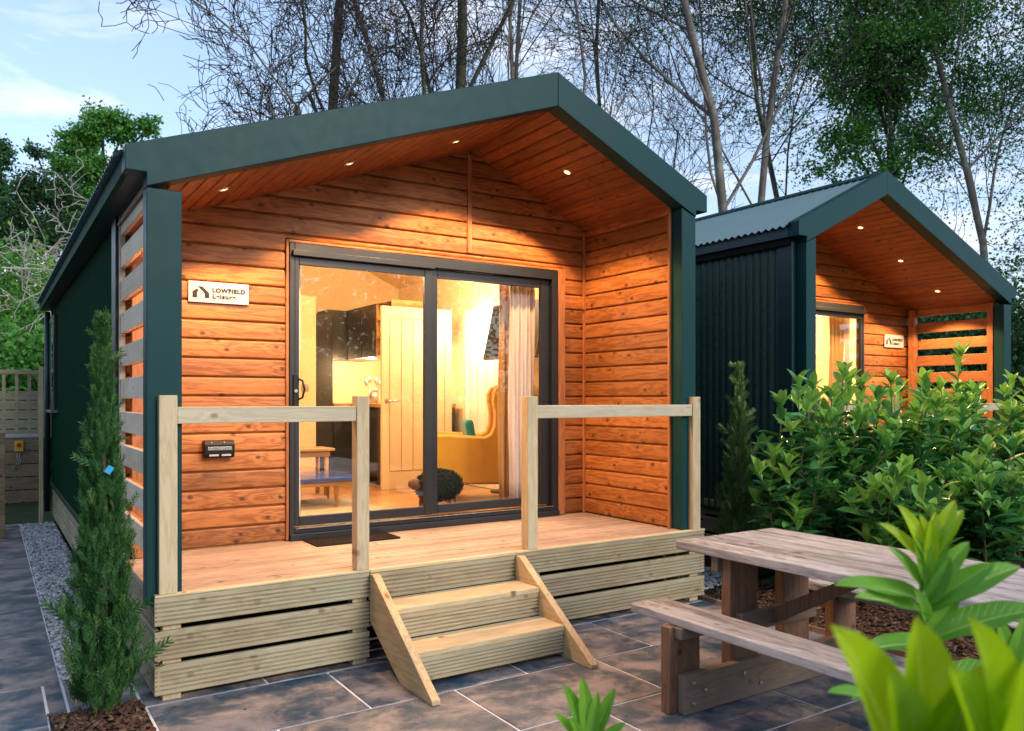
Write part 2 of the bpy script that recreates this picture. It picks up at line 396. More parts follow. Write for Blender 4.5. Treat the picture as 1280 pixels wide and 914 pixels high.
def slate():
    m, nt, b = nodes('slate_tile')
    co = coords(nt); ge = nt.nodes.new('ShaderNodeNewGeometry')
    rv = nt.nodes.new('ShaderNodeVectorMath'); rv.operation = 'SCALE'
    cx = nt.nodes.new('ShaderNodeCombineXYZ'); LK(nt, ge.outputs['Random Per Island'], cx.inputs[0]); LK(nt, ge.outputs['Random Per Island'], cx.inputs[1])
    LK(nt, cx.outputs[0], rv.inputs[0]); rv.inputs['Scale'].default_value = 40
    av = nt.nodes.new('ShaderNodeVectorMath'); av.operation = 'ADD'; LK(nt, co, av.inputs[0]); LK(nt, rv.outputs[0], av.inputs[1])
    v = mapping(nt, av.outputs[0], (1.0, 1.15, 1))
    n1 = noise(nt, v, 3.6, 10, .66, .35); n2 = noise(nt, v, 9, 10, .72, .5); n3 = noise(nt, v, 40, 5, .6)
    base = ramp(nt, n1, [(.34, (.012, .052, .090)), (.45, (.065, .085, .115)), (.57, (.25, .215, .215)), (.70, (.33, .30, .29))])
    streak = math_(nt, 'MULTIPLY', math_(nt, 'SUBTRACT', n2, .56, clamp=True), 6, clamp=True)
    c = mix(nt, math_(nt, 'MULTIPLY', streak, .6), base, (.33, .33, .35))
    dk = math_(nt, 'MULTIPLY', math_(nt, 'SUBTRACT', .44, n2, clamp=True), 5, clamp=True)
    c = mix(nt, math_(nt, 'MULTIPLY', dk, .5), c, (.022, .032, .046))
    LK(nt, c, b.inputs['Base Color']); b.inputs['Specular IOR Level'].default_value = .5
    LK(nt, math_(nt, 'ADD', .26, math_(nt, 'MULTIPLY', n2, .35)), b.inputs['Roughness'])
    bump(nt, b, math_(nt, 'ADD', math_(nt, 'MULTIPLY', n2, .8), math_(nt, 'MULTIPLY', n3, .35)), .85, .009)
    return m
M['slate'] = slate()

def bark(name, c1, c2, lich=None):
    m, nt, b = nodes(name); co = coords(nt)
    v = mapping(nt, co, (6, 6, 1.4)); n1 = noise(nt, v, 3, 7, .7, .5)
    c = mix(nt, n1, c1, c2)
    if lich:
        n2 = noise(nt, co, 1.3, 5, .7)
        c = mix(nt, math_(nt, 'MULTIPLY', math_(nt, 'SUBTRACT', n2, .5, clamp=True), 6, clamp=True), c, lich)
    LK(nt, c, b.inputs['Base Color']); b.inputs['Roughness'].default_value = .9; bump(nt, b, n1, .8, .04)
    return m
M['bark'] = bark('grey_bark', (.06, .052, .046), (.22, .19, .165), (.30, .28, .24))
M['twig'] = bark('dark_twig', (.022, .016, .016), (.055, .042, .038))
M['bark_pale'] = bark('pale_dead_bark', (.34, .31, .27), (.58, .55, .50))
M['moss_bark'] = bark('mossy_bark', (.03, .03, .02), (.11, .10, .07), (.06, .10, .02))
M['stem'] = bark('shrub_stem', (.10, .08, .05), (.22, .18, .12))
M['stem_green'] = plain('green_stem', (.12, .26, .04), .5, .4)
M['laurel'] = leafmat('laurel_leaf', (.022, .125, .035), (.080, .270, .075), .16, .22, .5, True)
M['laurel_new'] = leafmat('laurel_new_leaf', (.13, .34, .055), (.25, .50, .095), .32, .35, .5, True)
M['lime'] = leafmat('lime_new_leaf', (.22, .42, .012), (.34, .54, .02), .32, .45, .45, True)
M['fresh_v'] = veined('veined_green_leaf', (.13, .38, .030), (.24, .54, .05), .26, .38, (.40, .64, .14))
M['lime_v'] = veined('veined_lime_leaf', (.38, .62, .008), (.52, .76, .012), .3, .50, (.66, .84, .10))
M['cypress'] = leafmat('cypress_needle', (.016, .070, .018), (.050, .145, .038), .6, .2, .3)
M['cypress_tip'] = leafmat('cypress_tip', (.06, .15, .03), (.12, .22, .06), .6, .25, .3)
M['olive'] = leafmat('olive_needle', (.09, .19, .05), (.19, .30, .09), .6, .25, .3)
M['olive_tip'] = leafmat('olive_tip', (.22, .34, .10), (.34, .44, .16), .6, .25, .3)
M['leaf_mid'] = leafmat('broad_leaf', (.055, .20, .035), (.14, .36, .065), .55, .35, .3)
M['leaf_bright'] = leafmat('spring_leaf', (.17, .36, .035), (.33, .54, .085), .55, .4, .3)
M['leaf_dark'] = leafmat('evergreen_leaf', (.022, .075, .026), (.060, .155, .048), .55, .25, .3)
M['leaf_fine'] = leafmat('birch_leaf', (.055, .17, .035), (.13, .32, .075), .5, .3, .35)

# ------------------------------------------------------------------ profiles
def lap_prof(y0, z0, z1, s=-1, th=.02):
    """one rounded-face siding board; s = direction the face looks along the depth axis"""
    h = z1-z0
    return [(y0+s*-th, z0), (y0+s*-.016, z0+.001), (y0+s*-.015, z0+.006), (y0-s*.001, z0+.008), (y0+s*.001, z0+.014), (y0+s*.003, z0+h*.5),
            (y0+s*.001, z1-.016), (y0-s*.002, z1-.008), (y0+s*-.015, z1-.004), (y0+s*-th, z1)]
def groove_prof(y0, z0, z1, s=-1, n=7, th=.026, d=.0045):
    n = 6; d = .010
    h = (z1-z0-.012)/n; p = [(y0-s*th, z0), (y0-s*.003, z0), (y0, z0+.004)]
    z = z0+.006
    for i in range(n):
        p += [(y0, z+h*.06), (y0, z+h*.66)]
        if i < n-1: p += [(y0-s*d, z+h*.72), (y0-s*d, z+h*1.0)]
        z += h
    p += [(y0, z1-.004), (y0-s*.003, z1), (y0-s*th, z1)]
    return p

ZTL = lambda x: 2.695 + .3555*(x+.126)           # roof top, long shallow side
ZTR = lambda x: 2.989 + .4505*(3.816-x)          # roof top, short steep side
ZT = lambda x: min(ZTL(x), ZTR(x))
APX = 2.442
ZC = lambda x: ZT(x) - .222                      # ceiling
DK = .52                                         # deck height

def text_mesh(s, size, off=0.0, space=1.0, ext=.0008, bold=0.0):
    cu = bpy.data.curves.new('lettering', 'FONT'); cu.body = s; cu.size = size; cu.space_character = space; cu.offset = bold; cu.extrude = ext
    o = bpy.data.objects.new('lettering', cu); COL.objects.link(o)
    dg = bpy.context.evaluated_depsgraph_get(); me = bpy.data.meshes.new_from_object(o.evaluated_get(dg))
    bpy.data.objects.remove(o); return me

# ------------------------------------------------------------------ cabin
def cabin(second):
    global T
    label = ('farther timber cabin with corrugated dark steel side, behind the laurel hedge' if second else
             'large near timber cabin with dark green steel roof edge and glass sliding door')
    base = T.p((1.87, 3.6, 0))
    c = thing('timber_cabin', label, 'cabin', base, 'holiday cabins')
    Ye, Yb = 7.38, 7.30
    # --- front gable bargeboards
    y0, y1 = .04, .155
    MB().ext([(-.126, ZTL(-.126)), (-.126, 2.575), (-.030, 2.575), (-.030, ZC(-.03)), (.133, ZC(.133)), (APX-.001, ZC(APX)), (APX-.001, ZT(APX))], 'Y', y0, y1).build('bargeboard', M['teal'], c, .004)
    MB().ext([(APX+.001, ZT(APX)), (APX+.001, ZC(APX)), (3.56, ZC(3.56)), (3.703, ZC(3.703)), (3.703, 2.865), (3.816, 2.865), (3.816, ZTR(3.816))], 'Y', y0, y1).build('bargeboard', M['teal'], c, .004)
    # --- corner posts
    MB().box(-.030, .133, .047, .15, .47, ZC(-.03)-.004).build('corner_post', M['teal'], c, .004)
    MB().ext([(3.563, ZC(3.563)-.012), (3.563, DK), (3.703, DK-.05), (3.703, 2.815)], 'Y', .047, .15).build('corner_post', M['teal'], c, .004)
    # --- roof sheets
    for side in (0, 1):
        xa, xb = (-.165, APX) if side == 0 else (APX, 3.86)
        zf = ZTL if side == 0 else ZTR
        pitch = .076; L = Ye-.13; n = int(L/pitch*8); ys = np.linspace(.13, Ye, n+1)
        off = .011*np.cos((ys-.13)/pitch*2*math.pi)
        V = []; F = []
        for x in np.linspace(xa, xb, 5):
            for y, d in zip(ys, off): V.append(T.p((x, y, zf(x)-.016+d)))
        for i in range(4):
            for j in range(n):
                a = i*(n+1)+j; F.append((a, a+1, a+n+2, a+n+1))
        o = fast_mesh('roof_sheet', V, F, M['roof'], c, True)
        sl = MB(); x0_, x1_ = (-.10, APX-.002) if side == 0 else (APX+.002, 3.79)
        sl.ext([(x0_, zf(x0_)-.05), (x1_, zf(x1_)-.05), (x1_, zf(x1_)-.195), (x0_, zf(x0_)-.12)], 'Y', .16, Ye-.03).build('roof_deck', M['under'], c)
    MB().ext([(APX-.10, ZTL(APX-.10)+.004), (APX, ZT(APX)+.012), (APX+.10, ZTR(APX+.10)+.004), (APX, ZT(APX)-.004)], 'Y', .12, Ye).build('ridge_cap', M['teal'], c)
    # --- eaves
    g = M['gutter'] if second else M['teal_side']
    MB().box(-.126, -.100, .157, Ye, 2.575, 2.672).build('eave_fascia', g, c, .003)
    MB().box(3.790, 3.816, .157, Ye, 2.865, 2.962).build('eave_fascia', g, c, .003)
    MB().box(-.099, .02, .157, Ye, 2.577, 2.590).build('soffit', M['anth'], c)
    MB().box(3.70, 3.789, .157, Ye, 2.867, 2.880).build('soffit', M['anth'], c)
    # --- porch ceiling boards
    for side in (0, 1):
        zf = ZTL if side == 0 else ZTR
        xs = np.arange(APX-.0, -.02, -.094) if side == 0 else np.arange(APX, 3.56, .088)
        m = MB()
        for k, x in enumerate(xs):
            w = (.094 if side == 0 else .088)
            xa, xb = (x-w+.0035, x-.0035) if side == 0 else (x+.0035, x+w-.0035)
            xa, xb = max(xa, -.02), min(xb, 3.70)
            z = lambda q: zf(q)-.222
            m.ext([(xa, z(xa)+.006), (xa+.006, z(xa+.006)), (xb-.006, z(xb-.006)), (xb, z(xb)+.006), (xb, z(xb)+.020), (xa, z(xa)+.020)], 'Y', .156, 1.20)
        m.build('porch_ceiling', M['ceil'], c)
    # --- downlights
    spots = [(.466, .60), (1.23, .60), (1.993, .60), (2.936, .60)]
    for (x, y) in spots:
        zf, sl = (ZTL, .3555) if x < APX else (ZTR, -.4505)
        z = zf(x)-.222
        a = math.atan(sl)
        m = MB().lathe([(.024, -.004), (.036, -.004), (.038, 0), (.038, .006)], (0, 0, 0), 20)
        Mx = Matrix.Translation((x, y, z-.002)) @ Matrix.Rotation(-a, 4, 'Y')
        m.rot(Mx); d = m.build('downlight', M['steel'], c)
        q = MB(); n = 20
        q.add([(.024*math.cos(2*math.pi*k/n), .024*math.sin(2*math.pi*k/n), -.001) for k in range(n)] + [(0, 0, -.006)], [(k, n, (k+1) % n) for k in range(n)], True)
        q.rot(Mx); q.build('bulb', M['bulb'], d)
        ld = bpy.data.lights.new('porch_spot', 'SPOT'); ld.energy = PORCH_W; ld.color = (1.0, .56, .24); ld.spot_size = R(124); ld.spot_blend = .22; ld.shadow_soft_size = .025
        lo = bpy.data.objects.new('porch_spot', ld); COL.objects.link(lo)
        lo.location = T.p((x, y, z-.03)); lo.rotation_euler = (0, (-a if T.sx > 0 else a)*.5, 0)
    # --- back wall siding
    m = MB(); p = .1215; nrow = 24
    for i in range(nrow):
        z0 = .525+i*p; z1 = z0+p
        # x range under the roof
        xl = .02 if ZC(.02) > z0 else APX-(ZC(APX)-z0)/.3555
        xr = 3.55 if ZTR(3.55)-.222 > z0 else APX+(ZC(APX)-z0)/.4505
        if z0 > ZC(APX): break
        segs = [(xl, xr)]
        if z0 < 2.52: segs = [(xl, 1.004), (3.332, xr)]
        if z0 < 2.52 < z1+.0:
            segs = [(xl, 1.004), (3.332, xr)]
            m.ext(lap_prof(1.18, 2.552, z1), 'X', 1.004, 3.332)
        for a, b_ in segs:
            if b_-a > .03:
                if z0 > 2.6 and a < APX-.05 < b_:
                    m.ext(lap_prof(1.18, z0, z1), 'X', a, 2.412); m.ext(lap_prof(1.18, z0, z1), 'X', 2.449, b_)
                else: m.ext(lap_prof(1.18, z0, z1), 'X', a, b_)
    m.build('porch_back_wall', M['siding'], c)
    MB().box(2.413, 2.448, 1.165, 1.20, 2.60, ZC(APX)-.03).build('gable_trim', M['trim_z'], c, .002)
    t = MB(); t.box(3.262, 3.331, 1.150, 1.20, .525, 2.55); t.build('door_trim', M['trim_z'], c, .003)
    t = MB(); t.box(1.005, 1.022, 1.160, 1.20, .525, 2.55); t.build('door_trim', M['trim_z'], c, .002)
    t = MB(); t.box(1.023, 3.261, 1.156, 1.20, 2.534, 2.550); t.build('door_trim', M['siding'], c, .002)
    # wall body behind siding
    m = MB(); m.box(.02, 1.02, 1.202, 1.27, .5, 2.60); m.box(3.26, 3.70, 1.202, 1.27, .5, 2.86)
    m.ext([(.02, 2.60), (3.70, 2.60), (3.70, ZC(3.70)+.01), (APX, ZC(APX)+.01), (.02, ZC(.02)+.01)], 'Y', 1.202, 1.27)
    m.box(1.02, 3.26, 1.202, 1.27, 2.535, 2.599)
    m.build('wall_core', M['cream'], c)
    # --- solid porch side wall
    m = MB()
    for i in range(nrow):
        z0 = .525+i*p; z1 = min(z0+p, 2.90)
        if z0 > 2.86: break
        m.ext([(a, z) for a, z in lap_prof(3.55, z0, z1)], 'Y', .172, 1.16)
    m.build('porch_side_wall', M['siding_y'], c)
    MB().box(3.538, 3.562, .151, .171, .522, 2.89).build('corner_trim', M['trim_z'], c, .002)
    MB().box(3.528, 3.549, 1.152, 1.174, .525, 2.88).build('corner_trim', M['trim_z'], c, .002)
    MB().box(3.572, 3.70, .152, 1.20, .5, 2.87).build('wall_core', M['under'], c)
    # --- slatted porch screen on the low side
    z = 2.50-.02; m = MB(); k = 0
    z = 2.575
    while z-.115 > .56:
        m.box(-.004, .022, .152, 1.143, z-.118, z); z -= .196
    m.build('screen_slats', M['slat'], c, .003)
    z = 2.575; m = MB()
    while z-.115 > .56:
        m.box(.024, .044, .152, 1.143, z-.116, z-.002); z -= .196
    m.build('screen_slats', M['slat_in'], c, .003)
    MB().box(.046, .115, .172, .235, .523, ZC(.05)).build('screen_post', M['trim_z'], c, .003)
    MB().box(.046, .115, 1.06, 1.14, .523, ZC(.05)).build('screen_post', M['trim_z'], c, .003)
    MB().box(-.012, .022, 1.146, 1.172, .50, 2.574).build('screen_post', M['slat'], c, .002)
    # --- long side walls (corrugated)
    for side, X, s in ((0, 0.0, -1), (1, 3.73, 1)):
        ya = 1.36 if side == 0 else .30
        zt = 2.575 if side == 0 else 2.866
        pitch = .080; n = int((Yb-ya)/pitch*8); ys = np.linspace(ya, Yb, n+1)
        d = .016*np.cos(ys/pitch*2*math.pi)
        if side == 0 and not second: d = d*.3
        V = [T.p((X+s*(.006+q), y, zz)) for zz in (.455, zt) for y, q in zip(ys, d)]
        F = [(j, j+1, j+n+2, j+n+1) for j in range(n)]
        fast_mesh('side_cladding', V, F, M['blue_wall'] if second else M['green_wall'], c, True)
        MB().box(X-.03, X+.03, ya-.185 if side == 0 else .152, ya-.002, .455, zt-.002).build('corner_flashing', M['anth'] if not second else M['gutter'], c, .003)
        MB().box(X-.012*s, X-.07*s, 1.30, Yb, .46, zt).build('wall_core', M['under'], c)
        MB().box(X+s*.02, X+s*.034, 1.2 if side == 0 else .2, Yb, .425, .453).build('drip_flashing', M['teal'], c, .002)
    MB().box(.03, 3.70, Yb, Yb+.03, .1, 2.6).build('rear_wall', M['green_wall'], c)
    # --- base skirting along both sides, behind the deck
    for X, s in ((0.0, -1), (3.744, 1)):
        m = MB()
        for za, zb in ((.333-.02, .42), (.18, .295), (.045, .16)):
            m.ext(groove_prof(X-s*.002 if s < 0 else X-.004, za, zb, s), 'Y', 1.2, Yb)
        m.build('base_skirting', M['tan_y'], c)
        MB().box(X-s*.05, X-s*.07, 1.2, Yb, .0, .45).build('base_core', M['under'], c)
    # --- interior shell
    m = MB(); m.box(.10, 3.62, 1.20, 7.2, .50, .56); m.build('interior_floor', M['lam'], c)
    m = MB(); m.box(.075, .10, 1.272, 7.2, .56, 2.60)
    if second: m.box(3.62, 3.645, 1.272, 7.2, .56, 2.86)
    else:
        m.box(3.62, 3.645, 1.272, 2.62, .56, 2.88); m.box(3.62, 3.645, 3.36, 7.2, .56, 2.88); m.box(3.62, 3.645, 2.621, 3.359, 2.44, 2.88)
    yp = 3.2 if second else 5.0
    m.ext([(.10, .56), (3.62, .56), (3.62, 2.90), (APX, 3.40), (.10, 2.60)], 'Y', yp, yp+.04)
    m.build('interior_wall', M['cream'], c)
    m = MB()
    m.ext([(.10, ZC(.10)-.004), (APX, ZC(APX)-.004), (APX, ZC(APX)+.01), (.10, ZC(.10)+.01)], 'Y', 1.272, 7.2)
    m.ext([(APX, ZC(APX)-.004), (3.66, ZC(3.66)-.004), (3.66, ZC(3.66)+.01), (APX, ZC(APX)+.01)], 'Y', 1.272, 7.2)
    m.build('interior_ceiling', M['cream'], c)
    # --- sliding door
    A = M['anth']
    fr = MB()
    fr.box(1.025, 1.060, 1.150, 1.235, .53, 2.530)                # left jamb
    fr.box(3.200, 3.258, 1.150, 1.235, .53, 2.530)
    fr.box(1.061, 3.199, 1.152, 1.235, 2.455, 2.530)
    fr.box(1.026, 3.257, 1.128, 1.235, .523, .566)                # threshold
    fr.box(1.061, 3.199, 1.150, 1.235, .567, .600)
    fr.box(1.040, 2.110, 1.120, 1.149, 2.440, 2.478)              # head track
    door = fr.build('sliding_door', A, c, .003)
    for (xa, xb, ya, yb) in ((1.061, 2.10, 1.155, 1.190), (2.101, 3.199, 1.195, 1.228)):
        s = MB(); w = .050 if xa < 2 else .064
        s.box(xa, xa+w*.6 if xa < 2 else xa+w, ya, yb, .615, 2.454); s.box(xb-(.062 if xa < 2 else .084), xb, ya, yb, .615, 2.454)
        l = xa+w*.6 if xa < 2 else xa+w; r = xb-(.062 if xa < 2 else .084)
        s.box(l+.001, r-.001, ya+.001, yb-.001, 2.385, 2.453); s.box(l+.001, r-.001, ya+.001, yb-.001, .616, .680)
        sa = s.build('door_sash', A, door, .003)
    g = MB(); g.box(1.0915, 2.038, 1.172, 1.176, .681, 2.384); g.build('glass_pane', M['glass'], door)
    g = MB(); g.box(2.1655, 3.1145, 1.210, 1.214, .681, 2.384); g.build('glass_pane', M['glass'], door)
    MB().box(1.061, 3.199, 1.132, 1.149, .601, .6045).build('track_rail', M['steel'], door)
    h = MB(); h.box(1.046, 1.078, 1.135, 1.154, 1.40, 1.64)
    h.tube([(1.088, 1.150, 1.61), (1.10, 1.115, 1.60), (1.112, 1.105, 1.54), (1.10, 1.115, 1.485), (1.088, 1.150, 1.475)], .008, 8)
    h.build('door_handle', M['black'], door, .003)
    MB().tube([(1.062, 1.136, 1.53), (1.062, 1.128, 1.53)], .011, 14).build('lock_cylinder', M['steel'], door)
    return c

PORCH_W = 34.0

# ------------------------------------------------------------------ deck, rails, steps
def deck(second):
    L = T.p((1.87, .6, 0))
    lab = ('deck of the farther cabin, its ribbed skirting mostly hidden by laurels' if second else
           'raised timber deck with ribbed skirting boards in front of the nearest cabin door')
    d = thing('timber_deck', lab, 'deck', L, 'cabin decks')
    m = MB(); y = .032
    while y < 1.20:
        y2 = min(y+.125, 1.20)
        m.box(.002, 3.742, y, y2-.004-.004, .496, .5195); y += .130
    m.build('deck_boards', M['deck'], d, .002)
    if second: segs = [(0, 3.744)]
    else: segs = [(0.0, 1.108), (2.082, 3.744)]
    rows = ((.372, .5115), (.205, .345), (.036, .180))
    for xa, xb in segs:
        for za, zb in rows: MB().ext(groove_prof(0, za, zb), 'X', xa, xb).build('skirting_board', M['tan_x'], d)
    if not second:
        m = MB(); m.ext(groove_prof(.0, .352, .505, n=7), 'X', 1.112, 2.080); m.build('top_riser', M['tan_x'], d)
    m = MB()
    for xa, xb in segs: m.box(xa, xb, -.008, .030, .5125, .5235)
    if not second: m.box(1.110, 2.080, -.008, .030, .506, .5235)
    m.build('edge_board', M['tread'], d, .002)
    for X, s in ((-.001, -1), (3.745, 1)):
        m = MB()
        for za, zb in rows: m.ext(groove_prof(X, za, zb, s), 'Y', .003, 1.198)
        m.build('side_skirting', M['tan_y'], d)
    for x in ((.04, 1.02, 2.2, 3.62) if not second else (.04, 1.8, 3.62)):
        MB().box(x, x+.085, .028, .10, 0, .50).build('deck_leg', M['post'], d, .002)
    MB().box(.10, 3.64, .35, .37, .0, .47).build('deck_core', M['under'], d)
    if not second:
        m = MB()
        for z in (.12, .20, .30): MB().box(1.10, 1.20, .028, .034, z, z+.012).build('batten', M['tread'], d)
    return d

def railing(name, label, xs, rail):
    """two posts and one hand rail"""
    a, b_ = xs
    r = thing('deck_railing', label, 'railing', T.p(((a[0]+b_[1])/2, .03, DK)), 'short timber railings on the cabin decks')
    for (xa, xb) in xs:
        MB().box(xa, xb, .003, .080, .5237, 1.492).build('railing_post', M['post'], r, .004)
    MB().box(a[1]+.001, b_[0]-.001, .010, .058, 1.352, 1.435).build('hand_rail', M['rail'], r, .004)
    return r

def steps():
    s = thing('wooden_steps', 'pale timber steps with two treads leading up to the nearest deck', 'steps', (1.62, -.35, 0))
    for xa in (1.108, 2.081):
        MB().ext([(-.001, .500), (-.045, .500), (-.755, .022), (-.755, .001), (-.40, .001), (-.001, .24)], 'X', xa, xa+.046).build('stringer', M['stringer'], s, .003)
    xa, xb = 1.155, 2.080
    for (yf, yb, zt) in ((-.262, -.006, .352), (-.512, -.262, .186)):
        MB().box(xa, xb, yf, yb-.002, zt-.030, zt).build('tread', M['tread'], s, .004)
        MB().ext(groove_prof(yf+.006, zt-.165 if zt > .2 else .030, zt-.031, n=8), 'X', xa, xb).build('riser', M['tan_x'], s)
    return s

# ------------------------------------------------------------------ build the two cabins
T = XForm()
cabin(False); deck(False)
railing('r', 'pale two-post railing on the deck left of the steps', ((.020, .104), (1.036, 1.110)), None)
railing('r', 'pale two-post railing on the deck right of the steps', ((2.178, 2.254), (3.630, 3.708)), None)
steps()
T = XForm(-.9346, 8.642, .15)
cabin(True); deck(True)
railing('r', 'railing on the farther deck, hidden behind the right hand laurels', ((.02, .104), (1.65, 1.73)), None)
railing('r', 'railing on the farther deck behind the leftmost laurel', ((2.3, 2.38), (3.55, 3.63)), None)
T = XForm()

# ------------------------------------------------------------------ signs
def sign(x0, x1, z0, z1, y, label):
    s = thing('wall_sign', label, 'sign', ((x0+x1)/2, y, (z0+z1)/2), 'cabin name signs')
    W, H = x1-x0, z1-z0
    MB().box(x0, x1, y-.016, y-.006, z0, z1).build('sign_plate', M['white'], s, .002)
    yy = y-.0165
    def P(u, v): return (x0+u*W, z0+v*H)
    m = MB()
    for poly in ([(.065, .22), (.065, .50), (.135, .63), (.165, .56), (.140, .47), (.140, .22)],
                 [(.150, .76), (.225, .755), (.335, .45), (.335, .22), (.265, .22), (.265, .42), (.235, .52)]):
        m.ext([P(*q) for q in poly], 'Y', yy-.002, yy)
    m.build('house_emblem', M['ink'], s)
    for tx, u, v, size, bold, sp in (('LOWFIELD', .385, .52, H*.27, H*.014, 1.16), ('Leisure', .385, .225, H*.29, H*.011, 1.12)):
        me = text_mesh(tx, size, 0, sp, .0008, bold)
        vs = np.array([v_.co[:] for v_ in me.vertices]); wd = vs[:, 0].max()
        tw = (.55 if tx == 'LOWFIELD' else .39)*W
        o = bpy.data.objects.new('lettering', me); link(o, s); me.materials.clear(); me.materials.append(M['ink'])
        px, pz = P(u, v)
        o.rotation_euler = (R(90), 0, 0); o.scale = (tw/wd, 1, 1)
        o.location = (px-(x0+x1)/2, yy-.0012-y, pz-(z0+z1)/2)
    return s
sign(.383, .757, 2.099-.01, 2.222, 1.175, 'white name sign on the orange cladding left of the nearest cabin door')
sign(8.095, 8.475, 2.085, 2.235, 1.325, 'small white name sign beside the door of the farther cabin')

# wall socket, door mat
w = thing('outdoor_socket', 'black weatherproof box with two pale slots low on the orange porch wall', 'wall box', (.56, 1.17, 1.15))
MB().ext([(1.172, 1.10), (1.172, 1.212), (1.125, 1.212), (1.108, 1.185), (1.108, 1.13), (1.120, 1.10)], 'X', .468, .656).build('box_cover', M['black'], w, .006)
MB().box(.488, .637, 1.1035, 1.1075, 1.150, 1.172).build('cover_window', M['steel'], w, .001)
for x in (.497, .573): MB().box(x, x+.058, 1.1035, 1.112, 1.113, 1.124).build('slot_plate', M['white'], w)
for x in (.513, .590): MB().tube([(x, 1.126, 1.199), (x, 1.108, 1.199)], .004, 10).build('indicator', M['white'], w)

dm = MB()
def doormat():
    x0, x1, y0, y1 = 1.11, 1.69, .845, 1.118
    m = MB(); z0, z1 = .5200, .532
    nx, ny = 22, 10
    for i in range(nx+1):
        x = x0+(x1-x0)*i/nx; m.box(x-.0045, x+.0045, y0, y1, z0, z1)
    for j in range(ny+1):
        y = y0+(y1-y0)*j/ny; m.box(x0, x1, y-.0045, y+.0045, z0+.0005, z1-.0015)
    o = m.build('door_mat', M['rubber']); tag(o, 'brown rubber mat with open holes on the deck before the glass door', 'door mat')
doormat()

# ------------------------------------------------------------------ ground and paving
def sheet(name, pts, z, mat, kind='structure'):
    m = MB(); m.add([(x, y, z) for x, y in pts], [tuple(range(len(pts)))]); o = m.build(name, mat); tag(o, kind=kind); return o
sheet('ground', [(-150, -150), (150, -150), (150, 150), (-150, 150)], -.035, M['ground'])
sheet('grout_bed', [(-3.0, -5.5), (3.72, -5.5), (3.72, .75), (-3.0, .75)], -.0045, M['grout'])
sheet('path_bed', [(-3.0, .7505), (-.352, .7505), (-.352, 7.0), (-3.0, 7.0)], -.0045, M['grout'])

def tiles():
    m = MB(); J = .0055
    def tile(xa, xb, ya, yb):
        xa += J; xb -= J; ya += J; yb -= J
        if xb-xa < .02 or yb-ya < .02: return
        e = .003; z = 0
        m.add([(xa, ya, z-.006), (xb, ya, z-.006), (xb, yb, z-.006), (xa, yb, z-.006), (xa+e, ya+e, z), (xb-e, ya+e, z), (xb-e, yb-e, z), (xa+e, yb-e, z)],
              [(4, 5, 6, 7), (0, 1, 5, 4), (1, 2, 6, 5), (2, 3, 7, 6), (3, 0, 4, 7)])
    # patio in running bond; tiles cut round the cypress bed
    r = 0
    bed = (-.44, -.05, -.62, .10)
    for r in range(9):
        yb = .588-.6*r; ya = yb-.6
        off = .545 if r == 0 else (.41 if r % 2 == 0 else -.04)
        k = -4
        while True:
            xa = off+.9*k; xb = xa+.9; k += 1
            if xa > 3.72: break
            xb = min(xb, 3.72)
            if xb < -2.9: continue
            if False:         # left path joint continues
                parts = [(xa, -.355), (-.355, xb)]
            else: parts = [(xa, xb)]
            for a, b_ in parts:
                if a < bed[1] and b_ > bed[0] and ya < bed[3] and yb > bed[2]:
                    if a < bed[0]: tile(a, bed[0], ya, yb)
                    if b_ > bed[1]: tile(bed[1], b_, ya, yb)
                    aa, bb = max(a, bed[0]), min(b_, bed[1])
                    if yb > bed[3]: tile(aa, bb, bed[3], yb)
                    if ya < bed[2]: tile(aa, bb, ya, bed[2])
                elif yb > .58 and a >= -.36 : tile(a, b_, ya, .545) if b_ < 4 else None
                else: tile(a, b_, ya, yb)
    y = .588
    while y < 6.9:
        tile(-1.255, -.355, y, min(y+.578, 6.98)); tile(-2.155, -1.255, y, min(y+.578, 6.98)); y += .578
    o = m.build('slate_paving', M['slate']); tag(o, kind='structure')
tiles()
sheet('planting_bed', [(-.44, -.62), (-.05, -.62), (-.05, .10), (-.44, .10)], .004, M['soil'])
sheet('planting_bed', [(3.722, -4.5), (11.5, -4.5), (11.5, .12), (4.3, .12), (4.3, .40), (3.722, .12)], .0, M['soil'])
sheet('gravel_base', [(-.352, .55), (.02, .55), (.02, 7.0), (-.352, 7.0)], -.010, M['soil'])
sheet('gravel_base', [(3.74, .125), (5.2, .405), (5.2, 7.4), (3.74, 7.4)], .002, M['soil'])

ICO_V = np.array([(0, 0, -1), (.72, -.53, -.45), (-.28, -.85, -.45), (-.89, 0, -.45), (-.28, .85, -.45), (.72, .53, -.45),
                  (.28, -.85, .45), (-.72, -.53, .45), (-.72, .53, .45), (.28, .85, .45), (.89, 0, .45), (0, 0, 1)])
ICO_F = np.array([(0,1,2),(1,0,5),(0,2,3),(0,3,4),(0,4,5),(1,5,10),(2,1,6),(3,2,7),(4,3,8),(5,4,9),(1,10,6),(2,6,7),(3,7,8),(4,8,9),(5,9,10),(6,10,11),(7,6,11),(8,7,11),(9,8,11),(10,9,11)])
def rand_frames(n, g=rng):
    return frames(g.normal(size=(n, 3)), g.normal(size=(n, 3)))
def pebbles(name, P, smin, smax, mat, label, cat):
    n = len(P); S = np.stack([g_ for g_ in (rng.uniform(smin, smax, n), rng.uniform(smin, smax, n), rng.uniform(smin*.5, smax*.6, n))], 1)
    Mx = frames(np.c_[rng.normal(size=(n, 2)), rng.normal(size=n)*.25], np.c_[rng.normal(size=(n, 2))*.3, np.ones(n)])
    V, F = scatter(ICO_V, ICO_F, Mx, P, S)
    V = V + rng.normal(size=V.shape)*smin*.10
    o = fast_mesh(name, V, F, mat); tag(o, label, cat, kind='stuff'); return o
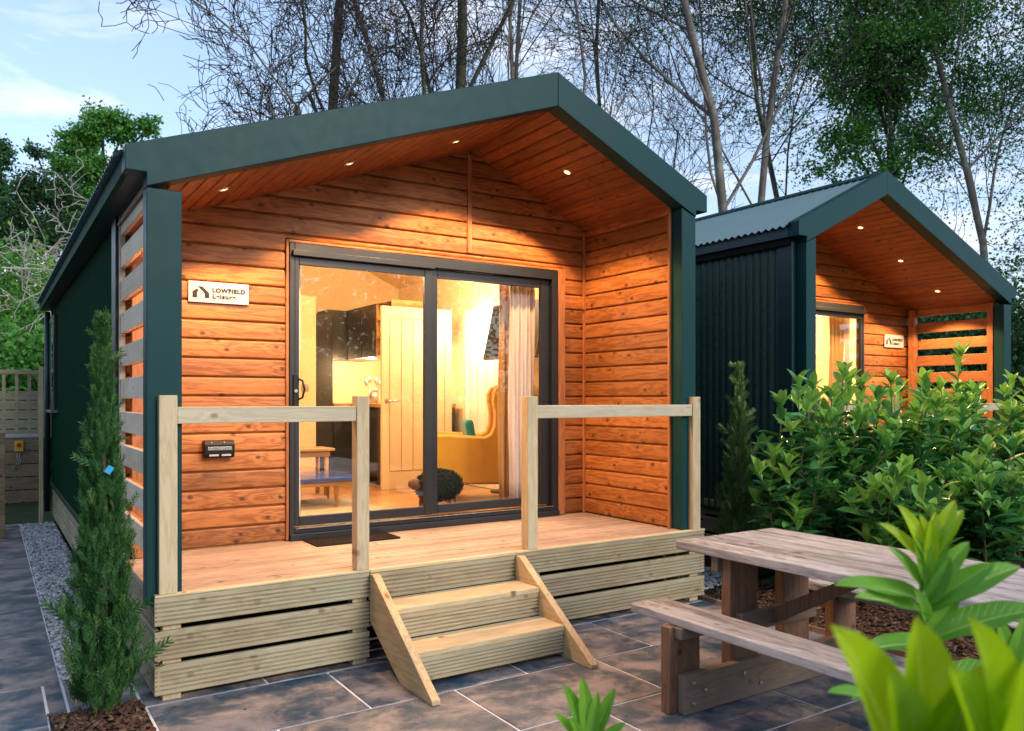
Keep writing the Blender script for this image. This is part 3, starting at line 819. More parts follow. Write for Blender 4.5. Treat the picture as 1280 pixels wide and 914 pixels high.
n = 9000
yy = .55+6.3*rng.uniform(0, 1, n)**1.35
P = np.c_[rng.uniform(-.345, -.012, n), yy, rng.uniform(-.006, .014, n)]
pebbles('gravel_strip', P, .009, .022, M['gravel'], 'pale grey gravel strip between the slate path and the nearest cabin', 'gravel')
n = 4200
x = rng.uniform(3.78, 4.6, n); P = np.c_[x, rng.uniform(.16, 2.6, n)+(x-3.74)*.2, rng.uniform(.0, .016, n)]
pebbles('gravel_patch', P, .010, .020, M['gravel'], 'grey gravel between the two cabins behind the picnic table', 'gravel')
# bark chips
def chips(P, name, label):
    n = len(P)
    tv = np.array([(-.5,-.5,-.5),(.5,-.5,-.5),(.5,.5,-.5),(-.5,.5,-.5),(-.4,-.5,.5),(.5,-.4,.5),(.4,.5,.5),(-.5,.4,.5)])
    tf = np.array([(0,3,2,1),(4,5,6,7),(0,1,5,4),(1,2,6,5),(2,3,7,6),(3,0,4,7)])
    S = np.c_[rng.uniform(.008, .02, n), rng.uniform(.02, .055, n), rng.uniform(.003, .008, n)]
    Mx = frames(np.c_[rng.normal(size=(n, 2)), rng.normal(size=n)*.25], np.c_[rng.normal(size=(n, 2))*.35, np.ones(n)])
    V, F = scatter(tv, tf, Mx, P, S); o = fast_mesh(name, V, F, M['mulch']); tag(o, label, 'bark mulch', kind='stuff')
n = 11000
x = 3.74+3.2*rng.uniform(0, 1, n)**1.5; chips(np.c_[x, rng.uniform(-3.6, .10, n), rng.uniform(.004, .022, n)], 'bark_mulch', 'brown bark chips covering the bed under the laurels')
n = 700
chips(np.c_[rng.uniform(-.43, -.06, n), rng.uniform(-.6, .09, n), rng.uniform(.006, .018, n)], 'bark_mulch', 'dark bark chips in the small square bed of the near cypress')
n = 150
P = np.c_[rng.uniform(-.9, 3.6, n), rng.uniform(-2.6, -.05, n), np.full(n, .002)]
Mx = frames(np.c_[rng.normal(size=(n, 2)), rng.normal(size=n)*.1], np.c_[rng.normal(size=(n, 2))*.15, np.ones(n)])
V, F = scatter(*leaf_template(3, 2, .3, .3, .22), Mx, P, rng.uniform(.006, .022, n)*np.where(rng.uniform(size=n) < .15, 1.8, 1))
tag(fast_mesh('leaf_litter', V, F, M['mulch']), 'scattered bits of bark and dry leaf on the slate paving', 'litter', kind='stuff')
ed = MB(); ed.box(3.722, 3.742, -4.4, .10, -.01, .03); tag(ed.build('timber_edging', M['table_rail'], None, .003), 'low timber edging along the bark bed right of the patio', 'edging')

# ------------------------------------------------------------------ picnic table
def picnic_table():
    t = thing('picnic_table', 'heavy weathered picnic table with attached benches at the right of the patio', 'picnic table', (2.71, -2.2, 0))
    y0, y1 = -3.30, -1.145
    X0, X1 = 2.325, 3.095; n = 5; w = (X1-X0)/n
    for k in range(n):
        xa = X0+k*w
        MB().box(xa+.001, xa+w-.007, y0+random.uniform(0, .008), y1-random.uniform(0, .008), .695, .740).build('tabletop_plank', M['table_top'], t, .006)
    for xa in (2.030, 3.175):
        MB().box(xa, xa+.225, y0, y1+.015, .408, .450).build('bench_seat', M['table_top'], t, .007)
    for yf in (-1.50, -2.98):
        s = 1
        MB().box(2.035, 3.395, yf, yf+.045, .002, .185).build('foot_rail', M['table_rail'], t, .004)
        for xa in (1.985, 3.22):
            MB().box(xa, xa+.20, yf+.047, yf+.105, .001, .407).build('bench_post', M['table_leg'], t, .004)
            MB().box(xa+.03, xa+.24, yf+.0, yf+.046, .355, .407).build('seat_bearer', M['table_rail'], t, .003)
        for xa in (2.395, 2.80):
            MB().box(xa, xa+.205, yf+.047, yf+.105, .001, .694).build('table_leg', M['table_leg'], t, .004)
        MB().box(2.37, 3.05, yf+.107, yf+.150, .610, .694).build('top_bearer', M['table_rail'], t, .004)
        MB().box(2.43, 3.00, yf+.0, yf+.046, .325, .415).build('cross_rail', M['table_rail'], t, .003)
        d = 1 if yf > -2 else -1
        ya, yb = (yf, yf-.50) if d > 0 else (yf+.107, yf+.60)
        MB().ext([(ya, .34), (ya, .42), (yb, .69), (yb-d*.10, .69)] if d > 0 else [(ya, .42), (ya, .34), (yb+.10, .69), (yb, .69)], 'X', 2.665, 2.725).build('brace', M['table_leg'], t, .003)
        for bx, bz in ((2.09, .145), (2.09, .05), (2.17, .10), (2.44, .13), (2.56, .06), (2.84, .13), (2.96, .06)):
            MB().tube([(bx, yf-.001, bz), (bx, yf-.009, bz)], .010, 8).build('bolt', M['steel'], t)
picnic_table()

# ------------------------------------------------------------------ far left: fence, gate, isolator, pipe
f = thing('low_fence', 'dark boarded fence topped with pale pickets at the far end of the path', 'fence', (-.34, 7.03, 0))
for k in range(5):
    z = .25+k*.154; MB().box(-.60, -.135, 7.02, 7.045, z, z+.142).build('fence_board', M['fence'], f, .003)
MB().box(-.62, -.12, 7.0, 7.06, 1.775, 1.825).build('top_rail', M['tan_x'], f, .003)
MB().box(-.62, -.12, 7.0, 7.06, 1.03, 1.06).build('bottom_rail', M['white'], f, .003)
for x in (-.53, -.40, -.27, -.165): MB().box(x, x+.035, 7.01, 7.045, 1.06, 1.775).build('picket', M['tan_x'], f, .002)
for x in (-.62, -.155): MB().box(x, x+.045, 6.985, 7.055, 0, 1.87).build('fence_post', M['post'], f, .003)
f2 = thing('raised_walkway', 'paler horizontal boards seen through the pickets beyond the fence', 'walkway', (-.5, 8.6, 0))
for k in range(5):
    z = .95+k*.13; MB().box(-1.5, .2, 8.6, 8.64, z, z+.118).build('board', M['tan_x'], f2, .003)
for x in (-1.45, .1): MB().box(x, x+.08, 8.645, 8.72, 0, 1.7).build('support_post', M['post'], f2, .003)
fp = MB(); fp.box(-.60, -.515, 5.9, 5.985, 0, 1.12); tag(fp.build('wooden_post', M['fence'], None, .004), 'short dark wooden post standing before the picket fence', 'post')
iso = thing('isolator_switch', 'small yellow switch box with a red knob on the dark fence boards', 'switch', (-.36, 7.0, .92))
MB().box(-.405, -.315, 6.965, 7.018, .86, .985).build('switch_box', M['yellow'], iso, .004)
MB().tube([(-.36, 6.964, .935), (-.36, 6.94, .935)], .025, 16).build('knob', M['red'], iso)
for x in (-.372, -.348): MB().tube([(x, 6.99, .858), (x-.01, 6.975, .80), (x+.01, 6.99, .74), (x-.02, 7.005, .70)], .005, 6).build('cable', M['white'], iso)
dp = MB().tube([(-.055, 7.22, .1), (-.055, 7.22, 2.55)], .032, 12); tag(dp.build('drainpipe', M['gutter']), 'dark blue drainpipe at the rear corner of the nearest cabin', 'drainpipe')
sw = thing('side_window', 'narrow dark framed window near the rear of the green cabin side', 'window', (-.02, 6.6, 1.9))
MB().box(-.045, -.008, 6.25, 7.0, 1.36, 2.44).build('window_frame', M['anth'], sw, .003)
MB().box(-.050, -.046, 6.31, 6.94, 1.42, 2.38).build('glass_pane', M['glass'], sw)
MB().box(-.085, -.008, 6.22, 7.03, 1.325, 1.355).build('window_sill', M['steel'], sw, .002)

# ------------------------------------------------------------------ furniture seen through the glass
FL = .561
def panel_door():
    d = thing('interior_door', 'cream panelled door standing open inside the nearest cabin', 'door', (3.05, 3.3, FL))
    MB().box(2.655, 3.455, 3.32, 3.358, FL, 2.42).build('door_leaf', M['cream_door'], d, .002)
    m = MB()
    for x in (2.74, 2.87, 3.0, 3.13, 3.26, 3.37): m.box(x-.0025, x+.0025, 3.3165, 3.319, 1.0 if False else .75, 2.30)
    m.box(2.74, 3.372, 3.3165, 3.319, 2.300, 2.305); m.box(2.74, 3.372, 3.3165, 3.319, .745, .75)
    m.build('panel_groove', M['oak'], d)
    h = MB(); h.tube([(2.71, 3.318, 1.46), (2.71, 3.28, 1.46), (2.72, 3.27, 1.46), (2.83, 3.27, 1.46)], .009, 8); h.tube([(2.71, 3.319, 1.46), (2.71, 3.312, 1.46)], .027, 14)
    h.build('door_handle', M['steel'], d)
panel_door()
bb = MB(); bb.box(3.640, 3.654, 2.622, 3.358, FL, 2.438)
bbm = bb.build('wall_panelling', M['white_board']); tag(bbm, 'bright white vertical boarding seen through the inner doorway', 'wall panelling')
g = MB()
for y in (2.75, 2.92, 3.09, 3.26): g.box(3.637, 3.6395, y, y+.006, FL, 2.42)
g.build('board_joint', M['cream'], bbm)

def kitchen():
    k = thing('wall_cupboards', 'dark kitchen wall cupboards with open oak shelves above the worktop', 'cupboard', (3.1, 4.2, 1.95))
    MB().box(2.82, 3.15, 3.80, 4.985, 1.93, 2.50).build('cupboard_body', M['kitchen'], k, .002)
    MB().box(2.57, 2.815, 4.66, 4.985, 1.93, 2.50).build('cupboard_body', M['kitchen'], k, .002)
    for y in (3.806, 4.21): MB().box(2.800, 2.818, y, y+.39, 1.932, 2.498).build('cupboard_door', M['kitchen'], k, .002)
    MB().box(2.785, 2.799, 3.85, 3.862, 2.0, 2.2).build('cupboard_handle', M['steel'], k)
    m = MB(); m.box(2.80, 3.15, 3.40, 3.415, 1.93, 2.5); m.box(2.80, 3.15, 3.78, 3.795, 1.93, 2.5); m.box(3.13, 3.15, 3.416, 3.779, 1.93, 2.5)
    for z in (1.93, 2.12, 2.31, 2.485): m.box(2.80, 3.129, 3.416, 3.779, z, z+.015)
    m.build('open_shelf', M['oak'], k)
    b = thing('kitchen_units', 'dark kitchen base units under an oak worktop behind the glass door', 'kitchen unit', (3.0, 4.2, FL))
    MB().box(2.80, 3.55, 3.42, 4.985, FL+.08, 1.39).build('base_unit', M['kitchen'], b, .003)
    MB().box(2.57, 2.795, 4.45, 4.985, FL+.08, 1.39).build('base_unit', M['kitchen'], b, .003)
    MB().box(2.77, 3.55, 3.40, 4.985, 1.392, 1.43).build('worktop', M['oak'], b, .003)
    MB().box(2.57, 2.769, 4.43, 4.985, 1.392, 1.43).build('worktop', M['oak'], b, .003)
    MB().box(2.84, 3.55, 3.45, 4.95, FL, FL+.078).build('plinth', M['black'], b)
    for y in (3.43, 3.93, 4.43): MB().box(2.783, 2.799, y, y+.48, FL+.10, 1.37).build('unit_door', M['kitchen'], b, .002)
    fz = thing('tall_fridge', 'tall dark fridge freezer left of the kitchen units', 'fridge', (2.43, 4.8, FL))
    MB().box(2.30, 2.555, 4.42, 4.985, FL, 2.42).build('fridge_body', M['kitchen'], fz, .01)
    MB().box(2.33, 2.345, 4.395, 4.41, 1.5, 2.1).build('fridge_handle', M['steel'], fz)
    u = thing('utensil_pot', 'steel pot of cooking utensils on the kitchen worktop', 'utensil pot', (2.87, 4.02, 1.431))
    MB().lathe([(.0, .001), (.05, .001), (.052, .14), (.048, .14), (.046, .01)], (2.87, 4.02, 1.431)).build('pot', M['steel'], u)
    for (dx, dy, hh) in ((-.07, 0, .26), (-.03, .02, .30), (.02, -.02, .28), (.06, .01, .25)):
        m = MB(); m.tube([(2.87+dx*.2, 4.02+dy*.2, 1.45), (2.87+dx, 4.02+dy, 1.43+hh*.75)], .004, 6)
        s = len(m.v); m.lathe([(.001, -.045), (.022, -.03), (.030, 0), (.022, .03), (.001, .045)], (0, 0, 0), 10)
        m.rot(Matrix.Translation((2.87+dx*1.2, 4.02+dy*1.2, 1.43+hh*.9)) @ Matrix.Diagonal((1, .3, 1, 1)), s)
        m.build('utensil', M['steel'], u)
    ws = MB(); ws.box(2.02, 2.10, 2.0, 2.0, 0, 0)
kitchen()
sp = MB(); sp.box(.11, 2.28, 4.2, 4.24, FL, 2.58)
spo = sp.build('partition_panel', M['cream']); tag(spo, 'plain cream partition wall at the left of the room behind the glass', 'partition')
MB().box(2.12, 2.20, 4.188, 4.199, 1.56, 1.64).build('light_switch', M['steel'], spo, .002)

def armchair():
    a = thing('wingback_armchair', 'mustard yellow wingback armchair with dark legs behind the glass door', 'armchair', (2.75, 2.0, FL))
    def side(y0, y1):
        pr = [(2.30, .735), (2.25, .90), (2.245, 1.11), (2.29, 1.165), (2.44, 1.17), (2.70, 1.155), (2.83, 1.150), (2.885, 1.175), (2.918, 1.24), (2.925, 1.34), (2.905, 1.45), (2.905, 1.53), (2.94, 1.585), (3.02, 1.612), (3.22, 1.61),
              (3.26, 1.40), (3.22, 1.0), (3.16, .735)]
        m = MB(); n = len(pr); ins = .018
        cx, cz = 2.75, 1.05
        def ring(y, k):
            out = []
            for q in range(n):
                ax, az = pr[q-1]; bx, bz = pr[(q+1) % n]; tx, tz = bx-ax, bz-az; l = math.hypot(tx, tz)
                out.append((pr[q][0]-tz/l*k*-1, y, pr[q][1]-tx/l*k))
            return out
        vs = ring(y0, ins) + ring(y0+.018, 0) + ring(y1-.018, 0) + ring(y1, ins)
        fs = [(r_*n+q, r_*n+(q+1) % n, (r_+1)*n+(q+1) % n, (r_+1)*n+q) for r_ in range(3) for q in range(n)]
        m.add(vs, fs, True); m.add(vs[:n], [tuple(range(n))[::-1]]); m.add(vs[3*n:], [tuple(range(n))])
        return m
    side(1.66, 1.76).build('chair_side', M['mustard'], a)
    side(2.28, 2.38).build('chair_side', M['mustard'], a)
    MB().ext([(3.05, .75), (3.02, 1.2), (3.04, 1.66), (3.12, 1.71), (3.24, 1.69), (3.29, 1.4), (3.22, .75)], 'Y', 1.762, 2.278).build('chair_back', M['mustard'], a, .03)
    MB().box(2.30, 3.04, 1.762, 2.278, .735, .92).build('chair_seat', M['mustard'], a, .02)
    MB().box(2.255, 3.00, 1.77, 2.27, .922, 1.03).build('seat_cushion', M['mustard'], a, .03)
    for x, y, dx in ((2.36, 1.71, -.02), (2.36, 2.32, -.02), (3.09, 1.71, .06), (3.09, 2.32, .06)):
        MB().tube([(x, y, .733), (x+dx, y, FL)], [.024, .014], 8).build('chair_leg', M['kitchen'], a)
    a.rotation_euler = (0, 0, R(-27)); a.scale = (.86, 1, 1); a.location = (3.04, 2.13, FL)
    cu = MB()
    cu.box(-.14, .14, -.04, .04, 0, .26)
    cu.rot(Matrix.Translation((3.02, 2.16, 1.035)) @ Matrix.Rotation(R(70), 4, 'Z') @ Matrix.Rotation(R(-10), 4, 'X'))
    o = cu.build('scatter_cushion', M['teal_fabric'], None, .03); tag(o, 'teal scatter cushion on the mustard armchair', 'cushion')
armchair()

def ornament():
    a = thing('woolly_footstool', 'dark shaggy animal shaped footstool with a brown face on the floor behind the glass', 'footstool', (2.36, 1.62, FL))
    g = np.random.default_rng(3); n = 2600
    u = norm(g.normal(size=(n, 3)))
    P = u*np.array([.205, .12, .125])*(.9+.12*g.uniform(size=(n, 1))) + np.array([2.40, 1.62, .775])
    b = MB(); s = len(b.v); b.lathe([(.001, -1), (.5, -.86), (.86, -.5), (1, 0), (.86, .5), (.5, .86), (.001, 1)], (0, 0, 0), 20)
    b.rot(Matrix.Translation((2.40, 1.62, .775)) @ Matrix.Diagonal((.195, .11, .12, 1)))
    b.build('body', M['wool'], a)
    # short curled locks
    pts = []; V = []; F = []
    for i in range(n):
        p = P[i]; d = norm(u[i]+g.normal(size=3)*.8); e = norm(g.normal(size=3))
        q = [p, p+d*.010+e*.006, p+d*.018-e*.005, p+d*.012-e*.015]
        k = len(V); w = norm(np.cross(d, e))*.0035
        for z in q: V += [z-w, z+w]
        for j in range(3): F.append((k+2*j, k+2*j+1, k+2*j+3, k+2*j+2))
    fast_mesh('fleece', V, F, M['wool'], a)
    h = MB(); h.lathe([(.001, -.06), (.035, -.045), (.048, 0), (.040, .04), (.001, .06)], (0, 0, 0), 14)
    h.rot(Matrix.Translation((2.175, 1.60, .80)) @ Matrix.Rotation(R(-70), 4, 'Y')); h.build('head', M['brown_face'], a)
    for dy in (-.045, .045):
        e = MB(); e.tube([(2.21, 1.60+dy, .83), (2.225, 1.60+dy*1.7, .80)], [.016, .008], 8); e.build('ear', M['wool'], a)
    for x, y in ((2.27, 1.56), (2.27, 1.68), (2.53, 1.56), (2.53, 1.68)): MB().tube([(x, y, .70), (x, y, FL)], .018, 8).build('leg', M['brown_face'], a)
ornament()

tb = thing('coffee_table', 'low table with a glossy top painted reflection-blue and tapered oak legs behind the left glass pane', 'coffee table', (1.55, 2.6, FL))
MB().box(1.30, 2.02, 2.26, 2.98, .79, .82).build('table_top', M['reflection_lacquer'], tb, .004)
MB().box(1.34, 1.98, 2.30, 2.94, .745, .789).build('apron', M['oak'], tb, .003)
for x, y in ((1.80, 2.33), (1.36, 2.33), (1.94, 2.90), (1.36, 2.90)): MB().tube([(x, y, .744), (x, y, .572)], [.026, .015], 4, smooth=False).build('leg', M['oak'], tb)
sb = thing('side_bench', 'oak topped bench standing behind the low glossy table', 'bench', (1.6, 3.4, FL))
MB().box(1.30, 2.10, 3.15, 3.50, .985, 1.01).build('bench_top', M['oak'], sb, .004)
MB().box(1.34, 2.06, 3.18, 3.47, .93, .984).build('apron', M['oak'], sb, .003)
for x, y in ((1.36, 3.2), (2.03, 3.2), (1.36, 3.44), (2.03, 3.44)): MB().tube([(x, y, .929), (x, y, FL)], .022, 8).build('leg', M['oak'], sb)
rg = MB(); rg.box(.9, 2.1, 1.45, 2.9, FL, .571); tag(rg.build('patterned_rug', M['rug']), 'speckled cream rug under the low glossy table', 'rug')

def curtain(name, x0, x1, y, z0, z1, mat, label, folds, amp=.025, second=False):
    V = []; F = []; n = folds*8
    zs = np.linspace(z0, z1, 10)
    for zi, z in enumerate(zs):
        for k in range(n+1):
            u = k/n; a = amp*(.75+.25*math.sin(u*17+zi*.3))
            V.append((x0+(x1-x0)*u+.006*math.sin(zi+u*20), y+a*math.sin(u*folds*2*math.pi+.3*math.sin(zi*.5)), z))
    for i in range(len(zs)-1):
        for k in range(n): a = i*(n+1)+k; F.append((a, a+1, a+n+2, a+n+1))
    o = fast_mesh(name, V, F, mat, None, True); tag(o, label, 'curtain')
    s = o.modifiers.new('thick', 'SOLIDIFY'); s.thickness = .003
curtain('curtain', 2.90, 3.14, 1.33, .60, 2.46, M['curtain'], 'pale pleated curtain at the right side of the near glass door', 6)
curtain('curtain', 2.86, 3.10, 1.43, .60, 2.46, M['curtain_orange'], 'ochre curtain drawn beside the pale one at the near door', 4)
curtain('curtain', 1.045, 1.15, 1.32, .60, 2.46, M['curtain'], 'narrow pale curtain at the left side of the near glass door', 3)

tv = thing('wall_television', 'grey flat television tilted forward on the inner wall of the near cabin', 'television', (3.42, 2.45, 2.1))
m = MB(); m.box(-.018, .018, -.36, .36, -.27, .27)
m.rot(Matrix.Translation((3.40, 2.02, 2.11)) @ Matrix.Rotation(R(9), 4, 'Z') @ Matrix.Rotation(R(14), 4, 'Y')); (lambda: m.build('television_case', plain('grey_plastic', (.09, .085, .075), .5), tv, .004))()
m = MB(); m.box(-.0205, -.0185, -.345, .345, -.255, .255)
m.rot(Matrix.Translation((3.40, 2.02, 2.11)) @ Matrix.Rotation(R(9), 4, 'Z') @ Matrix.Rotation(R(14), 4, 'Y')); m.build('screen', M['black'], tv)
MB().tube([(3.60, 2.02, 2.11), (3.42, 2.02, 2.11)], .02, 8).build('bracket', M['black'], tv)
fl = thing('floor_lamp', 'thin brown pole behind the armchair beside the television', 'lamp stand', (3.5, 2.2, FL))
MB().lathe([(.0, 0), (.10, 0), (.10, .02), (.012, .03), (.012, 1.95), (0, 1.95)], (3.56, 2.52, FL), 16).build('pole', M['brown_face'], fl)

# inside the farther cabin
T = XForm(-.9346, 8.642, .15)
def W(x, y, z): return T.p((x, y, z))
T0 = T; T = XForm()
curtain('curtain', 7.33, 7.58, 1.50, .60, 2.42, M['curtain_orange'], 'ochre curtain behind the farther cabin door', 4)
curtain('curtain', 7.58, 7.66, 1.48, .60, 2.42, M['curtain'], 'white curtain edge behind the farther cabin door', 2)
pl = thing('pendant_lamp', 'round copper pendant lamp hanging inside the farther cabin', 'lamp', (7.55, 2.0, 2.2))
pc = (7.52, 1.95, 2.235)
MB().tube([(pc[0], pc[1], 2.33), (pc[0], pc[1], 3.0)], .006, 8).build('cord', M['black'], pl)
MB().lathe([(.001, .09), (.05, .08), (.085, .03), (.092, -.02), (.07, -.07), (.05, -.085)], pc, 20).build('lamp_shade', M['brown_face'], pl)
MB().lathe([(.001, -.03), (.03, -.045), (.035, -.075), (.02, -.10), (.001, -.105)], pc, 14).build('bulb', M['bulb'], pl)

# ------------------------------------------------------------------ plants
def laurel(name, loc, h, nstem, spread, label, seed, leaf=.185, dens=22, newf=.25, group='laurel shrubs in the bark bed'):
    g = np.random.default_rng(seed)
    t = thing(name, label, 'shrub', loc, group)
    P = []; D = []; Nn = []; S = []; newm = []
    st = MB()
    for s in range(nstem):
        a = g.uniform(0, 2*math.pi); r0 = g.uniform(0, .06)
        top = np.array([math.cos(a)*spread*g.uniform(.2, 1), math.sin(a)*spread*g.uniform(.2, 1), h*g.uniform(.62, 1.0)])
        if s == 0: top = np.array([0, 0, h])
        b = np.array([math.cos(a)*r0, math.sin(a)*r0, 0]); bow = g.normal(size=3)*.05
        stems = [(b, top, bow, .011)]
        for q in range(g.integers(2, 4)):
            u = g.uniform(.25, .7); o = b+(top-b)*u; ang = g.uniform(0, 2*math.pi)
            stems.append((o, o+np.array([math.cos(ang)*.22, math.sin(ang)*.22, g.uniform(.2, .45)*h*.6]), g.normal(size=3)*.03, .006))
        for (o, e, bw, rr) in stems:
            pts = [o+(e-o)*u+bw*math.sin(u*math.pi) for u in np.linspace(0, 1, 7)]
            st.tube([tuple(p+np.array(loc)) for p in pts], [rr*(1-.65*i/6) for i in range(7)], 6)
            Lh = np.linalg.norm(e-o); nl = max(8, int(dens*Lh))
            ph = g.uniform(0, 6)
            for k in range(nl):
                u = .12+.88*(k+g.uniform(0, .5))/nl
                if u > 1: u = 1
                p = o+(e-o)*u+bw*math.sin(u*math.pi); ph += 2.4+g.normal()*.3
                el = g.uniform(.1, .7) + (.55 if u > .88 else 0)
                d = np.array([math.cos(ph)*math.cos(el), math.sin(ph)*math.cos(el), math.sin(el)])
                P.append(p); D.append(d); Nn.append(np.array([-math.cos(ph)*math.sin(el), -math.sin(ph)*math.sin(el), math.cos(el)])+g.normal(size=3)*.35)
                S.append(leaf*g.uniform(.7, 1.15)*(.8 if u > .9 else 1)); newm.append(u > .86 and g.uniform() < .8 or g.uniform() < newf*.3)
            for k in range(5):      # terminal rosette
                ph += 1.257*1.1; el = g.uniform(.8, 1.35)
                d = np.array([math.cos(ph)*math.cos(el), math.sin(ph)*math.cos(el), math.sin(el)])
                P.append(e); D.append(d); Nn.append(np.array([-math.cos(ph), -math.sin(ph), .4])); S.append(leaf*g.uniform(.6, .95)); newm.append(g.uniform() < .85)
    st.build('stems', M['stem'], t)
    P, D, Nn, S, newm = map(np.array, (P, D, Nn, S, newm)); P = P+np.array(loc)
    tv, tf = leaf_template(6, 2, .25, .20, .20)
    o_ = np.argsort(newm, kind='stable'); nl = int((~newm).sum())
    V, F = scatter(tv, tf, frames(D[o_], Nn[o_]), P[o_], S[o_])
    fo = fast_mesh('foliage', V, F, M['laurel'], t, True); fo.data.materials.append(M['laurel_new'])
    mi = np.zeros(len(F), dtype=np.int32); mi[nl*len(tf):] = 1; fo.data.polygons.foreach_set('material_index', mi)
    return t
LS = [((4.42, -.30, 0), 1.56, 5, .26, 'short laurel at the left end of the hedge nearest the slim cypress'),
      ((4.98, -.30, 0), 1.66, 7, .30, 'laurel with a pale bare stem, second from the left of the hedge'),
      ((5.55, -.34, 0), 1.60, 8, .34, 'laurel of even height in the hedge before the farther cabin door'),
      ((6.10, -.30, 0), 1.62, 8, .34, 'laurel in the hedge standing before the small white sign'),
      ((6.75, -.28, 0), 1.86, 8, .34, 'tallest laurel of the hedge, before the slatted porch screen'),
      ((7.30, -.45, 0), 1.62, 8, .36, 'second laurel from the right end of the hedge'),
      ((7.95, -.40, 0), 1.60, 8, .38, 'laurel at the far right end of the hedge'),
      ((4.75, -.95, 0), .95, 7, .30, 'low laurel just behind the middle of the picnic table'),
      ((5.45, -1.15, 0), 1.10, 8, .34, 'low dark laurel behind the right half of the picnic table'),
      ((6.2, -1.2, 0), 1.12, 8, .36, 'low laurel at the far right behind the table')]
for i, (l, h, ns, sp_, lb) in enumerate(LS): laurel('laurel_shrub', l, h, ns+3, sp_, lb, 100+i, dens=24)

def cypress(loc, h, r, label, seed, tip=.12, tagit=False, n=2600, mats=('cypress', 'cypress_tip')):
    g = np.random.default_rng(seed); t = thing('cypress_tree', label, 'cypress', loc, 'slim cypress trees')
    u = g.uniform(0, 1, n)**1.05
    rad = r*(np.minimum(1, .62+u*3)*np.clip(1.02-u, 0, 1)**1.05+.03)
    a = g.uniform(0, 2*math.pi, n)
    # uneven outline: clumps
    cl = 1+.28*np.sin(a*3+u*19)+.20*np.sin(a*5-u*31)
    rr = rad*cl*g.uniform(.25, 1, n)**.5
    P = np.c_[np.cos(a)*rr, np.sin(a)*rr, .03+u*(h-.16)]
    D = np.c_[np.cos(a)*.24, np.sin(a)*.24, np.ones(n)]+g.normal(size=(n, 3))*.17
    # a few strays that stick out
    st = g.integers(0, n, 46); D[st] += np.c_[np.cos(a[st]), np.sin(a[st]), np.zeros(46)]*1.3
    S = g.uniform(.05, .125, n)*(1-.35*u); S[st] *= 1.7
    # one spray: a stalk with short side sprigs, all thin blades
    tv = []; tf = []
    def blade(p, d, l, w):
        p = np.array(p); d = np.array(d)/np.linalg.norm(d); s = np.cross(d, (0, 0, 1.0)); s = s/np.linalg.norm(s)*w
        k = len(tv); tv.extend([p-s*.6, p+s*.6, p+d*l*.6+s, p+d*l*.6-s]); tf.append((k, k+1, k+2, k+3))
        k = len(tv); tv.extend([p+d*l*.6-s, p+d*l*.6+s, p+d*l+s*.15, p+d*l-s*.15]); tf.append((k, k+1, k+2, k+3))
    blade((0, 0, 0), (0, 1, 0), 1.0, .028)
    for k in range(5):
        y = .14+.16*k
        for sd in (-1, 1): blade((0, y, 0), (sd*.55, .85, .12*(-1)**k), .36*(1-.4*k/5), .030)
    V, F = scatter(np.array(tv), np.array(tf), frames(D, g.normal(size=(n, 3))), P+np.array(loc), S)
    fast_mesh('foliage', V, F, M[mats[0]], t)
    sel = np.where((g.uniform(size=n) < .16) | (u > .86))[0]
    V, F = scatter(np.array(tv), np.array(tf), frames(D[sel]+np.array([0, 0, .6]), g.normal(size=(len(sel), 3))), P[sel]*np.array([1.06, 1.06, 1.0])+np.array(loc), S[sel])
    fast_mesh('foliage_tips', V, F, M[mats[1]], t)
    m = MB().tube([(loc[0], loc[1], 0), (loc[0]+.01, loc[1], h*.5), (loc[0], loc[1]+.01, h*.96)], [.02, .012, .003], 8); m.build('trunk', M['stem'], t)
    if tagit:
        q = MB(); q.box(-.014, .014, -.001, .001, -.018, .018); q.rot(Matrix.Translation((loc[0]+.015, loc[1]-.105, 1.15)) @ Matrix.Rotation(R(35), 4, 'Y'))
        o = q.build('plant_tag', plain('blue_tag', (.02, .30, .55), .5)); tag(o, 'small blue plant tag hanging in the near cypress', 'tag')
cypress((-.225, .0, 0), 1.95, .148, 'slim dark cypress in a square bed at the corner of the nearest cabin', 11, tagit=True, n=2900)
cypress((4.80, .60, 0), 1.88, .185, 'slim olive cypress standing between the two cabins behind the picnic table', 12, n=2200, mats=('olive', 'olive_tip'))

